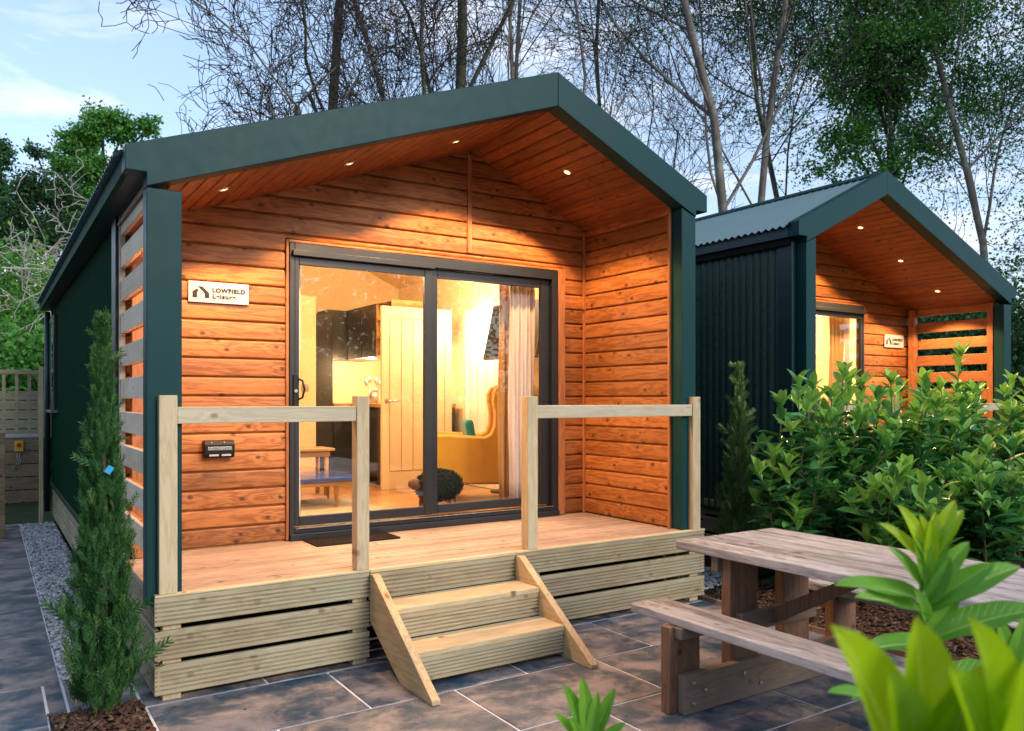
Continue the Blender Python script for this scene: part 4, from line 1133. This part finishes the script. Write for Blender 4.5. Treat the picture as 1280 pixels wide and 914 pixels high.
# big foreground shoots close to the camera
CAM = np.array([-.679, -4.202, 1.47]); YAW = .577; FPX = 1008.584; Y0 = 499.906
_s, _c = math.sin(YAW), math.cos(YAW)
def world(px, py, dist):
    a = (px-640)/FPX; b = -(py-Y0)/FPX
    return CAM + np.array([_s+a*_c, _c-a*_s, b])*dist
RIGHT = np.array([_c, -_s, 0]); FWD = np.array([_s, _c, 0]); UP = np.array([0, 0, 1.0])
def shoot(t, base, top, leaves, mat, stem_r=.006, nm='foliage', curve=.25, wmax=.17, fold=.25):
    """leaves: (u along stem, direction as right/up/toward, length, normal as right/up/toward)"""
    base, top = np.array(base), np.array(top)
    m = MB(); m.tube([tuple(base+(top-base)*u+RIGHT*.01*math.sin(u*5)) for u in np.linspace(0, 1, 8)], [stem_r*(1.3-.8*i/7) for i in range(8)], 10); m.build('stem', M['stem_green'], t)
    tv, tf = leaf_template(12, 6, fold, curve, wmax, wob=.12)
    P = []; D = []; Nn = []; S = []
    for u, d, l, nn in leaves:
        P.append(base+(top-base)*u); D.append(RIGHT*d[0]+UP*d[1]-FWD*d[2]); Nn.append(RIGHT*nn[0]+UP*nn[1]-FWD*nn[2]); S.append(l)
    for i in range(len(P)):
        V, F = scatter(tv, tf, frames(np.array(D[i:i+1]), np.array(Nn[i:i+1])), np.array(P[i:i+1]), np.array(S[i:i+1]))
        lo = fast_mesh('leaf', V, F, mat, t, True)
        vn = lo.data.attributes.new('vein', 'FLOAT_VECTOR', 'POINT')
        mm = 7; arr = np.array([((k % mm)/3.0-1, (k//mm)/12.0, 0) for k in range(len(tv))], dtype=np.float32)
        vn.data.foreach_set('vector', arr.ravel())

# mid shoot, sharp, in front of the picnic table
p0 = world(1150, 812, 1.5); p1 = world(1158, 716, 1.5)
t = thing('laurel_shoot', 'tall green laurel shoot with broad leaves in front of the picnic table', 'shrub', (p0[0], p0[1], 0), 'laurel shoots in the foreground')
LN = [(.62, (-1, .42, .1), .168, (.3, 1, .5)), (.45, (-1, .55, .35), .150, (.4, 1, .5)), (.50, (1, .75, .15), .190, (-.3, .9, .6)), (.10, (1, .62, .3), .205, (-.4, 1, .6)),
      (.70, (-.5, .9, .2), .115, (.5, .5, .8)), (.75, (.6, .9, .2), .120, (-.4, .4, .9)), (.80, (-.2, 1, .3), .100, (.2, .1, 1)), (.85, (.25, 1, .25), .11, (-.2, .1, 1)),
      (.55, (.9, .95, .5), .14, (-.4, .5, .9)), (.35, (-.35, .8, .7), .09, (.2, .3, 1)), (.6, (.2, .9, .6), .10, (-.1, .3, 1)), (.15, (.5, 1, .4), .10, (-.4, .3, 1)),
      (.05, (-.9, .25, .4), .14, (.3, 1, .4)), (-.4, (.95, .35, .3), .16, (-.2, 1, .5)), (-.6, (-.9, .2, .2), .14, (.2, 1, .5))]
shoot(t, (p0[0], p0[1], 0), tuple(p1), [(1+(u-1)*.10 if False else 1-(1-u)*.125, d, l, nn) for u, d, l, nn in LN], M['fresh_v'], .0075, wmax=.165)
top2 = world(1160, 705, 1.5)
shoot(t, tuple(p1), tuple(world(1163, 684, 1.5)), [(.2, (-.75, 1, .1), .115, (.6, .3, .7)), (.4, (-.35, 1, .1), .115, (.4, .2, 1)), (.5, (.35, 1, .15), .120, (-.5, .2, .9)), (.6, (.6, 1, .1), .11, (-.6, .2, .8)),
       (.8, (-.12, 1, .05), .070, (.2, 0, 1)), (.8, (.15, 1, .1), .075, (-.3, 0, 1)), (.1, (.05, 1, .3), .095, (0, .1, 1))], M['lime_v'], .005, 'new_growth', wmax=.15)
# nearest, blurred shoots at the bottom right corner
for (bx, by, di, lab, LV, sd) in (
    (1150, 1010, .78, 'big blurred lime laurel leaves overlapping the left bench of the table',
     [(1, (-.40, 1, .1), .195, (.5, .2, .8)), (1, (-.02, 1, .15), .185, (.1, .1, 1)), (.98, (.12, 1, .4), .15, (-.2, .2, 1)), (.98, (-.3, .7, .6), .12, (.2, .4, .9)), (.96, (.5, .6, .5), .13, (-.3, .5, .8)), (1, (.30, 1, .25), .155, (-.3, .2, .9)), (1, (-.28, 1, .35), .15, (.2, .2, 1)), (.99, (.12, .9, .6), .12, (0, .3, 1))], 1),
    (1262, 1010, .74, 'big blurred lime laurel leaves furthest right and lowest',
     [(1, (-.14, 1, .1), .178, (.5, .15, .8)), (1, (.02, 1, .3), .150, (0, .1, 1)), (.98, (.4, 1, .2), .18, (-.4, .2, .9)), (.97, (-.5, .6, .6), .11, (.2, .4, .9)), (.97, (.5, .7, -.2), .16, (-.3, .6, .8)), (1, (-.42, 1, .25), .15, (.3, .2, .9)), (1, (.20, 1, .1), .165, (-.2, .2, 1)), (.99, (-.1, .9, .6), .12, (.1, .3, 1))], 2)):
    b = world(bx, by, di); t = thing('laurel_shoot', lab, 'shrub', (b[0], b[1], 0), 'laurel shoots in the foreground')
    shoot(t, (b[0], b[1], 0), tuple(b), LV, M['lime_v'], .006, 'new_growth', curve=.13, wmax=.20, fold=.30)
# low sprig at the bottom middle
b = world(738, 935, 1.75); t = thing('laurel_shoot', 'small bright laurel sprig standing alone before the wooden steps', 'shrub', (b[0], b[1], 0), 'laurel shoots in the foreground')
shoot(t, (b[0], b[1], 0), tuple(b), [(1, (-.35, 1, .1), .15, (.5, .2, .8)), (1, (-.1, 1, .1), .155, (.2, .1, 1)), (1, (.10, 1, .15), .125, (-.2, .1, 1)), (1, (.35, 1, .1), .14, (-.5, .2, .9)),
      (.995, (-.65, .8, .2), .115, (.4, .5, .8)), (.99, (-.5, 1, .4), .10, (.3, .4, .8)), (.99, (.55, .7, .4), .11, (-.3, .5, .8)), (.985, (1, .30, .1), .17, (-.2, 1, .3)), (.98, (-.9, .3, .2), .12, (.2, 1, .4))], M['fresh_v'], .006, 'new_growth', curve=.12, wmax=.125)
b = world(1115, 905, 1.25); t = thing('laurel_shoot', 'small laurel sprig between the bench and the blurred leaves', 'shrub', (b[0], b[1], 0), 'laurel shoots in the foreground')
shoot(t, (b[0], b[1], 0), tuple(b), [(1, (-.4, 1, .1), .085, (.5, .2, .8)), (1, (0, 1, .1), .08, (.2, .1, 1)), (1, (.3, 1, .15), .07, (-.2, .1, 1)), (1.03, (-1, .45, .1), .10, (.2, 1, .4)), (1.02, (1, .3, .1), .10, (-.2, 1, .4))], M['fresh_v'], .004, 'new_growth')
b = world(1262, 835, 1.7); t = thing('laurel_shoot', 'leafy laurel sprig at the far right beside the table end', 'shrub', (b[0], b[1], 0), 'laurel shoots in the foreground')
shoot(t, (b[0], b[1], 0), tuple(b), [(1, (-.5, 1, .1), .11, (.5, .2, .8)), (1, (-.15, 1, .1), .11, (.2, .1, 1)), (1, (.3, 1, .15), .11, (-.2, .1, 1)), (.98, (-1, .45, .1), .12, (.2, 1, .4)), (.98, (1, .5, .1), .12, (-.2, 1, .4)), (.95, (-.6, .3, .5), .12, (.2, 1, .4))], M['fresh_v'], .004, 'new_growth')

# ------------------------------------------------------------------ trees
def skeleton(g, base, direction, length, r, levels, spread, kids, jitter=.16, trop=.05, taper=.6, wander=1.0, step=None):
    segs = []; tips = []
    def grow(p, d, L, r, lv, main):
        ns = max(3, int(7-lv)); d = d/np.linalg.norm(d); pts = [p]; rad = [r]
        for i in range(ns):
            d = d+g.normal(size=3)*jitter*wander*(1+.25*lv)+np.array([0, 0, trop]); d /= np.linalg.norm(d)
            p = p+d*L/ns; pts.append(p); rr = r*(1-(1-taper)*(i+1)/ns); rad.append(rr)
            if lv < levels and i >= (ns//3 if lv == 0 else 0):
                nk = kids[min(lv, len(kids)-1)]; nk = int(nk)+(g.uniform() < nk-int(nk))
                for _ in range(nk):
                    e = g.normal(size=3); e -= d*np.dot(e, d); e /= np.linalg.norm(e)
                    ang = g.uniform(spread*.6, spread*1.25)
                    nd = d*math.cos(ang)+e*math.sin(ang)
                    grow(p, nd, L*g.uniform(.36, .66), rr*g.uniform(.30, .50), lv+1, False)
        segs.append((np.array(pts), np.array(rad), lv))
        if lv >= levels-1: tips.extend(pts[1:])
    grow(np.array(base, float), np.array(direction, float), length, r, 0, True)
    return segs, np.array(tips)

def build_branches(segs, t, trunk_mat, twig_mat, trunk_levels=1, mn=.004, crown_name='crown'):
    tr = MB(); A = []; B = []; RA = []; RB = []
    for pts, rad, lv in segs:
        if lv <= trunk_levels: tr.tube([tuple(p) for p in pts], [max(mn, x) for x in rad], 9 if lv == 0 else 6, caps=False)
        else:
            for i in range(len(pts)-1): A.append(pts[i]); B.append(pts[i+1]); RA.append(max(mn, rad[i])); RB.append(max(mn*.8, rad[i+1]))
    tr.build('trunk', trunk_mat, t)
    if A:
        A, B, RA, RB = map(np.array, (A, B, RA, RB)); D = norm(B-A)
        X = norm(np.cross(D, np.array([.31, .52, .79]))); Yv = np.cross(D, X); V = []
        k = 3; ang = np.arange(k)*2*math.pi/k
        ring = lambda C, Rr: C[:, None, :]+(X[:, None, :]*np.cos(ang)[None, :, None]+Yv[:, None, :]*np.sin(ang)[None, :, None])*Rr[:, None, None]
        V = np.concatenate([ring(A, RA), ring(B, RB)], 1).reshape(-1, 3)
        f = np.array([(i, (i+1) % k, (i+1) % k+k, i+k) for i in range(k)])
        F = (f[None]+(np.arange(len(A))*2*k)[:, None, None]).reshape(-1, 4)
        fast_mesh(crown_name, V, F, twig_mat, t)

QV = np.array([(0, 0, 0), (.32, .45, .06), (0, 1, 0), (-.32, .45, .06)]); QF = np.array([(0, 1, 2, 3)])
def leaves_at(C, n, spreadr, size, g, mat, t, name='crown', flat=.6):
    idx = g.integers(0, len(C), n); P = C[idx]+g.normal(size=(n, 3))*spreadr
    D = g.normal(size=(n, 3)); D[:, 2] -= .25; Nn = g.normal(size=(n, 3)); Nn[:, 2] += flat
    V, F = scatter(QV, QF, frames(D, Nn), P, g.uniform(size*.6, size*1.3, n)); fast_mesh(name, V, F, mat, t)

def bare_tree(px, dist, r, label, seed, length=9, levels=4, spread=.62, kids=(1.6, 1.4, 1.3, 1), lean=(0, 0), mn=.006, catkins=0, mat='bark', twig='twig', limbs=None, base_z=0, taper=.55, jit=.13, trop=.05, reach=99):
    b = world(px, Y0, dist); b[2] = base_z
    t = thing('bare_tree', label, 'tree', tuple(b), 'leafless trees behind the cabins')
    g = np.random.default_rng(seed); segs = []; tips = []
    for (dx, tilt, Lf, rf) in (limbs or [(0, 0, 1, 1)]):
        d = UP+RIGHT*(lean[0]+tilt)+FWD*lean[1]
        s, tp = skeleton(g, b+RIGHT*dx, d, length*Lf, r*rf, levels, spread, kids, taper=taper, jitter=jit, trop=trop); segs += s; tips.append(tp)
    segs = [q for q in segs if np.min((q[0]-b) @ RIGHT) > -reach*(1-.12*g.uniform())]      # one-sided crown
    build_branches(segs, t, M[mat], M[twig], 1, mn)
    tips = np.concatenate(tips)
    if catkins:
        idx = g.integers(0, len(tips), catkins); P = tips[idx]+g.normal(size=(catkins, 3))*.03
        D = np.c_[g.normal(size=(catkins, 2))*.5, -np.ones(catkins)]
        V, F = scatter(QV*np.array([.5, 1, 1]), QF, frames(D, g.normal(size=(catkins, 3))), P, g.uniform(.03, .08, catkins)); fast_mesh('buds', V, F, M['twig'], t)
    return t, b

bare_tree(402, 15, .085, 'small bare tree with crooked twigs above the left slope of the near roof', 61, 6.6, 5, .62, (1.35, 1.3, 1.1, .9, .75), jit=.19, catkins=0, mn=.0062, lean=(-.02, 0), trop=.03, reach=1.75)
bare_tree(525, 15, .18, 'big bare tree with several thick mossy limbs above the near roof ridge', 22, 9.5, 5, .70, (.95, 1.05, .95, .85, .7), limbs=[(-.05, -.06, 1, .75), (.12, .03, 1, .8), (.0, -.42, .8, .5), (.1, -.5, .75, .35)], mat='moss_bark', mn=.0062, catkins=0, jit=.13, reach=3.0)
bare_tree(592, 16, .080, 'thin grey bare trunk just left of the near roof peak', 23, 10, 4, .55, (1.0, 1.1, 1.1, .9), lean=(.02, 0), mn=.0062, catkins=200)
bare_tree(614, 17, .07, 'thin bare trunk second left of the near roof peak', 24, 10, 4, .55, (.9, 1.1, 1.1, .9), lean=(-.02, 0), mn=.0062, catkins=200)
bare_tree(650, 16, .065, 'group of slim bare trunks close behind the near roof peak', 25, 11, 4, .5, (1.0, 1.1, 1.1, .9), limbs=[(0, .0, 1, .9), (.35, .06, 1, .7), (.6, .45, .9, .6)], mn=.0062, catkins=300)
bare_tree(925, 16, .115, 'tall bare tree with twin leaning trunks between the two roofs', 26, 12, 5, .55, (1.3, 1.15, 1.0, .85, .65), limbs=[(0, -.17, 1, .95), (.22, -.06, 1, .8)], mn=.0062, catkins=1500, jit=.08, trop=.06)
bare_tree(1010, 19, .085, 'pale bare tree behind the left end of the farther roof', 27, 13, 5, .6, (1.1, 1.05, .95, .8, .6), lean=(.0, 0), mn=.0062, catkins=700, jit=.09)
bare_tree(800, 21, .07, 'bare tree with a fan of fine twigs right of the near roof peak', 28, 12, 5, .6, (1.2, 1.1, 1.0, .8, .6), mn=.0062, catkins=900, lean=(.04, 0), jit=.10)

def leafy_tree(name, px, dist, r, length, label, seed, mat, nl, lsize, levels=4, spread=.8, kids=(1.6, 1.5, 1.3), sp=.35, lean=(0, 0), group=None, barkm='bark', trop=.03, cat='tree', extra=None, jit=.15, zmin=None):
    b = world(px, Y0, dist); b[2] = 0
    t = thing(name, label, cat, tuple(b), group)
    g = np.random.default_rng(seed)
    segs, tips = skeleton(g, b, UP+RIGHT*lean[0]+FWD*lean[1], length, r, levels, spread, kids, taper=.5, jitter=jit, trop=trop)
    build_branches(segs, t, M[barkm], M['twig'], 1, .008, 'branches')
    if zmin is not None: tips = tips[tips[:, 2] > zmin]
    leaves_at(tips, nl, sp, lsize, g, mat, t)
    return t
def crown_tree(name, px, dist, r, lobes, label, seed, mat, n, size, group, barkm='bark', gap=.55):
    """trunk with limbs running to separate uneven leaf masses: lobes are (picture x, picture y, radius m, density, depth offset m)"""
    b = world(px, Y0, dist); b[2] = 0; g = np.random.default_rng(seed)
    t = thing(name, label, 'tree', tuple(b), group); C = []
    tr = MB(); br = MB()
    cs = [(world(lx, ly, dist+dz), lr, dn) for lx, ly, lr, dn, dz in lobes]
    topz = max(c[2] for c, _, _ in cs)
    axis = np.mean([c for c, _, _ in cs], axis=0)
    P0 = b; P1 = np.array([axis[0], axis[1], topz*.93])
    tp = [tuple(P0+(P1-P0)*u+g.normal(size=3)*.06*(0 < u < 1)) for u in np.linspace(0, 1, 8)]
    tr.tube(tp, [r*(1-.85*i/7) for i in range(8)], 9, caps=False); tr.build('trunk', M[barkm], t)
    P = []; 
    for c, lr, dn in cs:
        u = min(.9, max(.25, (c[2]-1.5)/topz)); o = P0+(P1-P0)*u
        br.tube([tuple(o), tuple((o+c)/2+np.array([0, 0, .15])), tuple(c)], [r*.35, r*.22, r*.1], 5, caps=False)
        k = max(6, int(46*dn)); cl = norm(g.normal(size=(k, 3)))*lr*g.uniform(.35, 1.05, (k, 1))*np.array([1, 1, .85])+c
        for q in cl[::2]: br.tube([tuple(c), tuple((c+q)/2+g.normal(size=3)*.05), tuple(q)], [r*.09, r*.06, .008], 3, caps=False)
        m = int(n*dn*lr*lr); idx = g.integers(0, k, m)
        P.append(cl[idx]+(c-cl[idx])*g.uniform(0, .35, (m, 1))+g.normal(size=(m, 3))*lr*.12)
    P = np.concatenate(P); br.build('branches', M['twig'], t)
    D = g.normal(size=P.shape); D[:, 2] -= .3; Nn = g.normal(size=P.shape); Nn[:, 2] += .6
    V, F = scatter(QV, QF, frames(D, Nn), P, g.uniform(size*.6, size*1.3, len(P))); fast_mesh('crown', V, F, M[mat] if isinstance(mat, str) else mat, t)
    return t
GB = 'leafy trees behind the cabins'; GF = 'trees beyond the fence'
leafy_tree('leafy_tree', 1248, 15.5, .085, 10.5, "tall small leaved tree with a dark trunk beyond the farther cabin's right post", 31, M['leaf_fine'], 85000, .068, 5, .80, (1.6, 1.4, 1.1, .8), .24, group=GB, trop=.02, jit=.055)
crown_tree('leafy_tree', 1120, 17, .11, [(1075, 60, .95, 1.5, 0), (1105, 120, 1.0, 1.6, .3), (1062, 175, .75, 1.3, 0), (1050, 110, .6, 1, 0), (1140, 60, 1.0, 1.2, -.3), (1150, 170, .9, .8, 0), (1180, 10, 1.1, 1.1, 0), (1095, -20, 1.2, 1.2, 0), (1100, 215, .8, .7, 0), (1205, 110, .9, .6, 0), (1030, 215, .5, .5, 0)],
           'dense green leafy crown above the farther roof peak', 32, 'leaf_mid', 2600, .085, GB)
leafy_tree('leafy_tree', 1350, 17, .09, 9.5, 'leafy tree furthest right, its branches reaching over the farther cabin', 33, M['leaf_fine'], 55000, .068, 5, .80, (1.6, 1.4, 1.1, .8), .24, group=GB, trop=.0)
crown_tree('broadleaf_tree', 135, 30, .25, [(128, 155, .95, 1.7, 0), (98, 178, .95, 1.6, 0), (155, 162, .75, 1.4, 0), (186, 158, .55, 1.3, 0), (112, 215, 1.1, 1.1, 0), (150, 205, .8, .55, 0), (78, 205, .7, 1.2, 0), (170, 205, .8, .35, 0), (130, 255, 1.2, .9, .5), (85, 260, 1.2, 1.2, .5)],
           'large rounded dark green tree standing highest on the left', 34, 'leaf_mid', 2400, .13, GF)
crown_tree('broadleaf_tree', -12, 27, .22, [(-8, 190, .75, 1.5, 0), (-30, 210, 1.0, 1.5, 0), (2, 235, .65, .8, 0), (-15, 270, 1.3, 1.5, 0), (10, 300, 1.0, 1.3, 0)],
           'dark green tree furthest left beyond the fence', 35, 'leaf_dark', 2400, .13, GF)
crown_tree('broadleaf_tree', 55, 24, .16, [(45, 190, .42, .9, 0), (40, 235, .75, 1.4, 0), (72, 240, .7, 1.3, 0), (20, 265, .8, 1.3, 0), (60, 290, 1.0, 1.4, 0), (110, 300, .9, 1.2, 0), (150, 270, .7, 1.0, 0), (100, 340, 1.0, 1.3, 0)],
           'dark evergreen between the two taller trees on the left', 36, 'leaf_dark', 2600, .11, GF)
bare_tree(112, 14.5, .08, 'pale grey dead tree with tangled bare branches on the left', 38, 4.6, 5, .95, (.9, .95, .8, .7, .5), mat='bark_pale', twig='bark_pale', mn=.008, jit=.26, trop=-.01, lean=(-.10, 0))

# leafy bushes below
def bush(px, dist, h, w, label, seed, mat, n, size, cz=.5, name='leafy_bush'):
    b = world(px, Y0, dist); b[2] = 0; g = np.random.default_rng(seed)
    t = thing(name, label, 'bush', tuple(b), 'bushes beyond the fence')
    k = 70; C = norm(g.normal(size=(k, 3)))*g.uniform(.3, 1, (k, 1))**.4*np.array([w, w*.8, h*.5])+b+np.array([0, 0, h*cz])
    leaves_at(C, n, w*.16, size, g, mat, t, 'foliage')
    m = MB()
    for i in range(0, k, 5):
        m.tube([tuple(b), tuple((b+C[i])/2+np.array([0, 0, .1])), tuple(C[i])], [.03, .02, .006], 5, caps=False)
    m.build('stems', M['bark'], t)
bush(35, 15.5, 4.3, 1.6, 'bright spring green bush high behind the fence', 41, M['leaf_bright'], 20000, .09)
bush(95, 18, 4.6, 1.7, 'yellow green feathery bush beside the cabin eave', 42, M['leaf_bright'], 18000, .08)
bush(15, 12.5, 2.4, 1.3, 'dark leafy bush just above the fence pickets', 43, M['leaf_mid'], 16000, .10)
bush(75, 14, 3.1, 1.0, 'mid green bush between the fence and the cabin corner', 44, M['leaf_mid'], 14000, .09)
bush(-60, 14, 4.5, 1.7, 'green bush furthest left beyond the fence', 45, M['leaf_mid'], 14000, .10)
bush(1275, 14.5, 3.6, 2.0, 'dark bush seen right of the farther cabin', 46, M['leaf_dark'], 20000, .09)
bush(1195, 17, 4.0, 2.2, 'dark evergreen bush seen through the farther slatted screen', 47, M['leaf_dark'], 20000, .10)
bush(1345, 14, 3.2, 2.0, 'dark bush furthest right behind the farther cabin', 48, M['leaf_dark'], 12000, .10)
# distant wood that closes the horizon; unseen rear part shaped for the glass reflections
def far_wood():
    g = np.random.default_rng(50); C = []
    for a in np.linspace(-180, 180, 260):
        back = math.cos(R(a-213)) ; r = g.uniform(44, 60); h = g.uniform(2.5, 5.0)
        if back > .3: r = g.uniform(26, 34); h = g.uniform(7, 12) if not 156 < a < 172 else g.uniform(2.5, 4.5)
        ctr = CAM*np.array([1, 1, 0])+np.array([math.sin(R(a))*r, math.cos(R(a))*r, 0])
        for _ in range(9 if back < .3 else 30): C.append(ctr+np.array([g.normal()*1.6, g.normal()*1.6, g.uniform(.1, 1)*h]))
    t = None
    C = np.array(C); idx = g.integers(0, len(C), 190000); P = C[idx]+g.normal(size=(190000, 3))*.9
    P[:, 2] = np.maximum(P[:, 2], .1)
    near = np.linalg.norm(P[:, :2]-CAM[:2], axis=1) < 38
    V, F = scatter(QV, QF, frames(g.normal(size=(190000, 3)), g.normal(size=(190000, 3))), P, g.uniform(.4, .8, 190000)*np.where(near, .5, 1))
    o = fast_mesh('distant_wood', V, F, M['leaf_dark']); tag(o, 'distant belt of dark trees closing the view, its unseen rear shaped for reflections', 'wood', kind='stuff')
far_wood()

# ------------------------------------------------------------------ lights and sky
def point(loc, w, col, r=.08, nm='room_light'):
    l = bpy.data.lights.new(nm, 'POINT'); l.energy = w; l.color = col; l.shadow_soft_size = r
    o = bpy.data.objects.new(nm, l); COL.objects.link(o); o.location = loc
WARM = (1.0, .71, .42)
point((1.5, 2.5, 2.7), 27, WARM, .12); point((2.6, 2.6, 2.95), 25, WARM, .12)
point((3.0, 4.4, 1.86), 7, WARM, .03); point((2.98, 3.6, 1.86), 7, WARM, .03); point((2.68, 4.55, 1.86), 5, WARM, .03)
point((3.42, 2.9, 2.2), 9, (1, .84, .60), .05)  # added light without a fitting, washes the doorway boarding bright
point((7.50, 1.90, 2.08), 55, WARM, .05)

SUN_EL, SUN_AZ = 24, -12     # azimuth measured from behind the camera
w = bpy.data.worlds.new('World'); sc.world = w; w.use_nodes = True; nt = w.node_tree
bg = nt.nodes['Background']
sky = nt.nodes.new('ShaderNodeTexSky'); sky.sky_type = 'NISHITA'; sky.sun_disc = False
sd = -(FWD*math.cos(R(50))+RIGHT*-math.sin(R(50))); sd = np.array([sd[0], sd[1], 0]); sd /= np.linalg.norm(sd)  # horizontal direction TO the sun
sunv = Vector((sd[0]*math.cos(R(SUN_EL)), sd[1]*math.cos(R(SUN_EL)), math.sin(R(SUN_EL))))
sky.sun_elevation = R(SUN_EL); sky.sun_rotation = math.atan2(sunv.x, sunv.y)
sky.air_density = 1.0; sky.dust_density = .6; sky.ozone_density = 2.0
tc = nt.nodes.new('ShaderNodeTexCoord')
sp3 = nt.nodes.new('ShaderNodeSeparateXYZ'); LK(nt, tc.outputs['Generated'], sp3.inputs[0])
cv = mapping(nt, tc.outputs['Generated'], (1.4, 1.4, 6.0), (.3, .2, .1))
cn = noise(nt, cv, 2.6, 7, .6, .35)
cm = math_(nt, 'MULTIPLY', math_(nt, 'SUBTRACT', cn, .49, clamp=True), 6.5, clamp=True)
haze = math_(nt, 'POWER', math_(nt, 'SUBTRACT', 1.0, math_(nt, 'MULTIPLY', sp3.outputs[2], 2.2, clamp=True)), 2.0)
sk2 = mix(nt, 1.0, sky.outputs[0], (.66, .76, .80), 'MULTIPLY')
sk2 = mix(nt, .55, sk2, (1.12, 1.25, 1.48))
c1 = mix(nt, math_(nt, 'MULTIPLY', haze, .65, clamp=True), sk2, (1.85, 1.95, 2.35))
c2 = mix(nt, math_(nt, 'MULTIPLY', cm, .62), c1, (2.6, 2.6, 2.9))
LK(nt, c2, bg.inputs['Color']); bg.inputs['Strength'].default_value = .15
sl = bpy.data.lights.new('sun', 'SUN'); sl.energy = .85; sl.angle = R(28); sl.color = (1.0, .93, .84)
so = bpy.data.objects.new('sun', sl); COL.objects.link(so); so.rotation_euler = (-sunv).to_track_quat('-Z', 'Y').to_euler()

# ------------------------------------------------------------------ camera
cd = bpy.data.cameras.new('camera'); co_ = bpy.data.objects.new('camera', cd); COL.objects.link(co_); sc.camera = co_
cd.sensor_width = 36; cd.lens = FPX/1280*36; cd.shift_y = (Y0-457)/1280; cd.clip_start = .05; cd.clip_end = 500
co_.location = tuple(CAM); co_.rotation_euler = (R(90), 0, -YAW)
cd.dof.use_dof = True; cd.dof.focus_distance = 5.6; cd.dof.aperture_fstop = 4.0
sc.view_settings.view_transform = 'Standard'; sc.view_settings.look = 'None'; sc.view_settings.exposure = 1.74; sc.view_settings.gamma = 1
sc.cycles.use_denoising = True; sc.cycles.max_bounces = 8; sc.cycles.transparent_max_bounces = 16
sc.cycles.sample_clamp_indirect = 6
for o in sc.objects:
    for k in ('_L',):
        if k in o: del o[k]
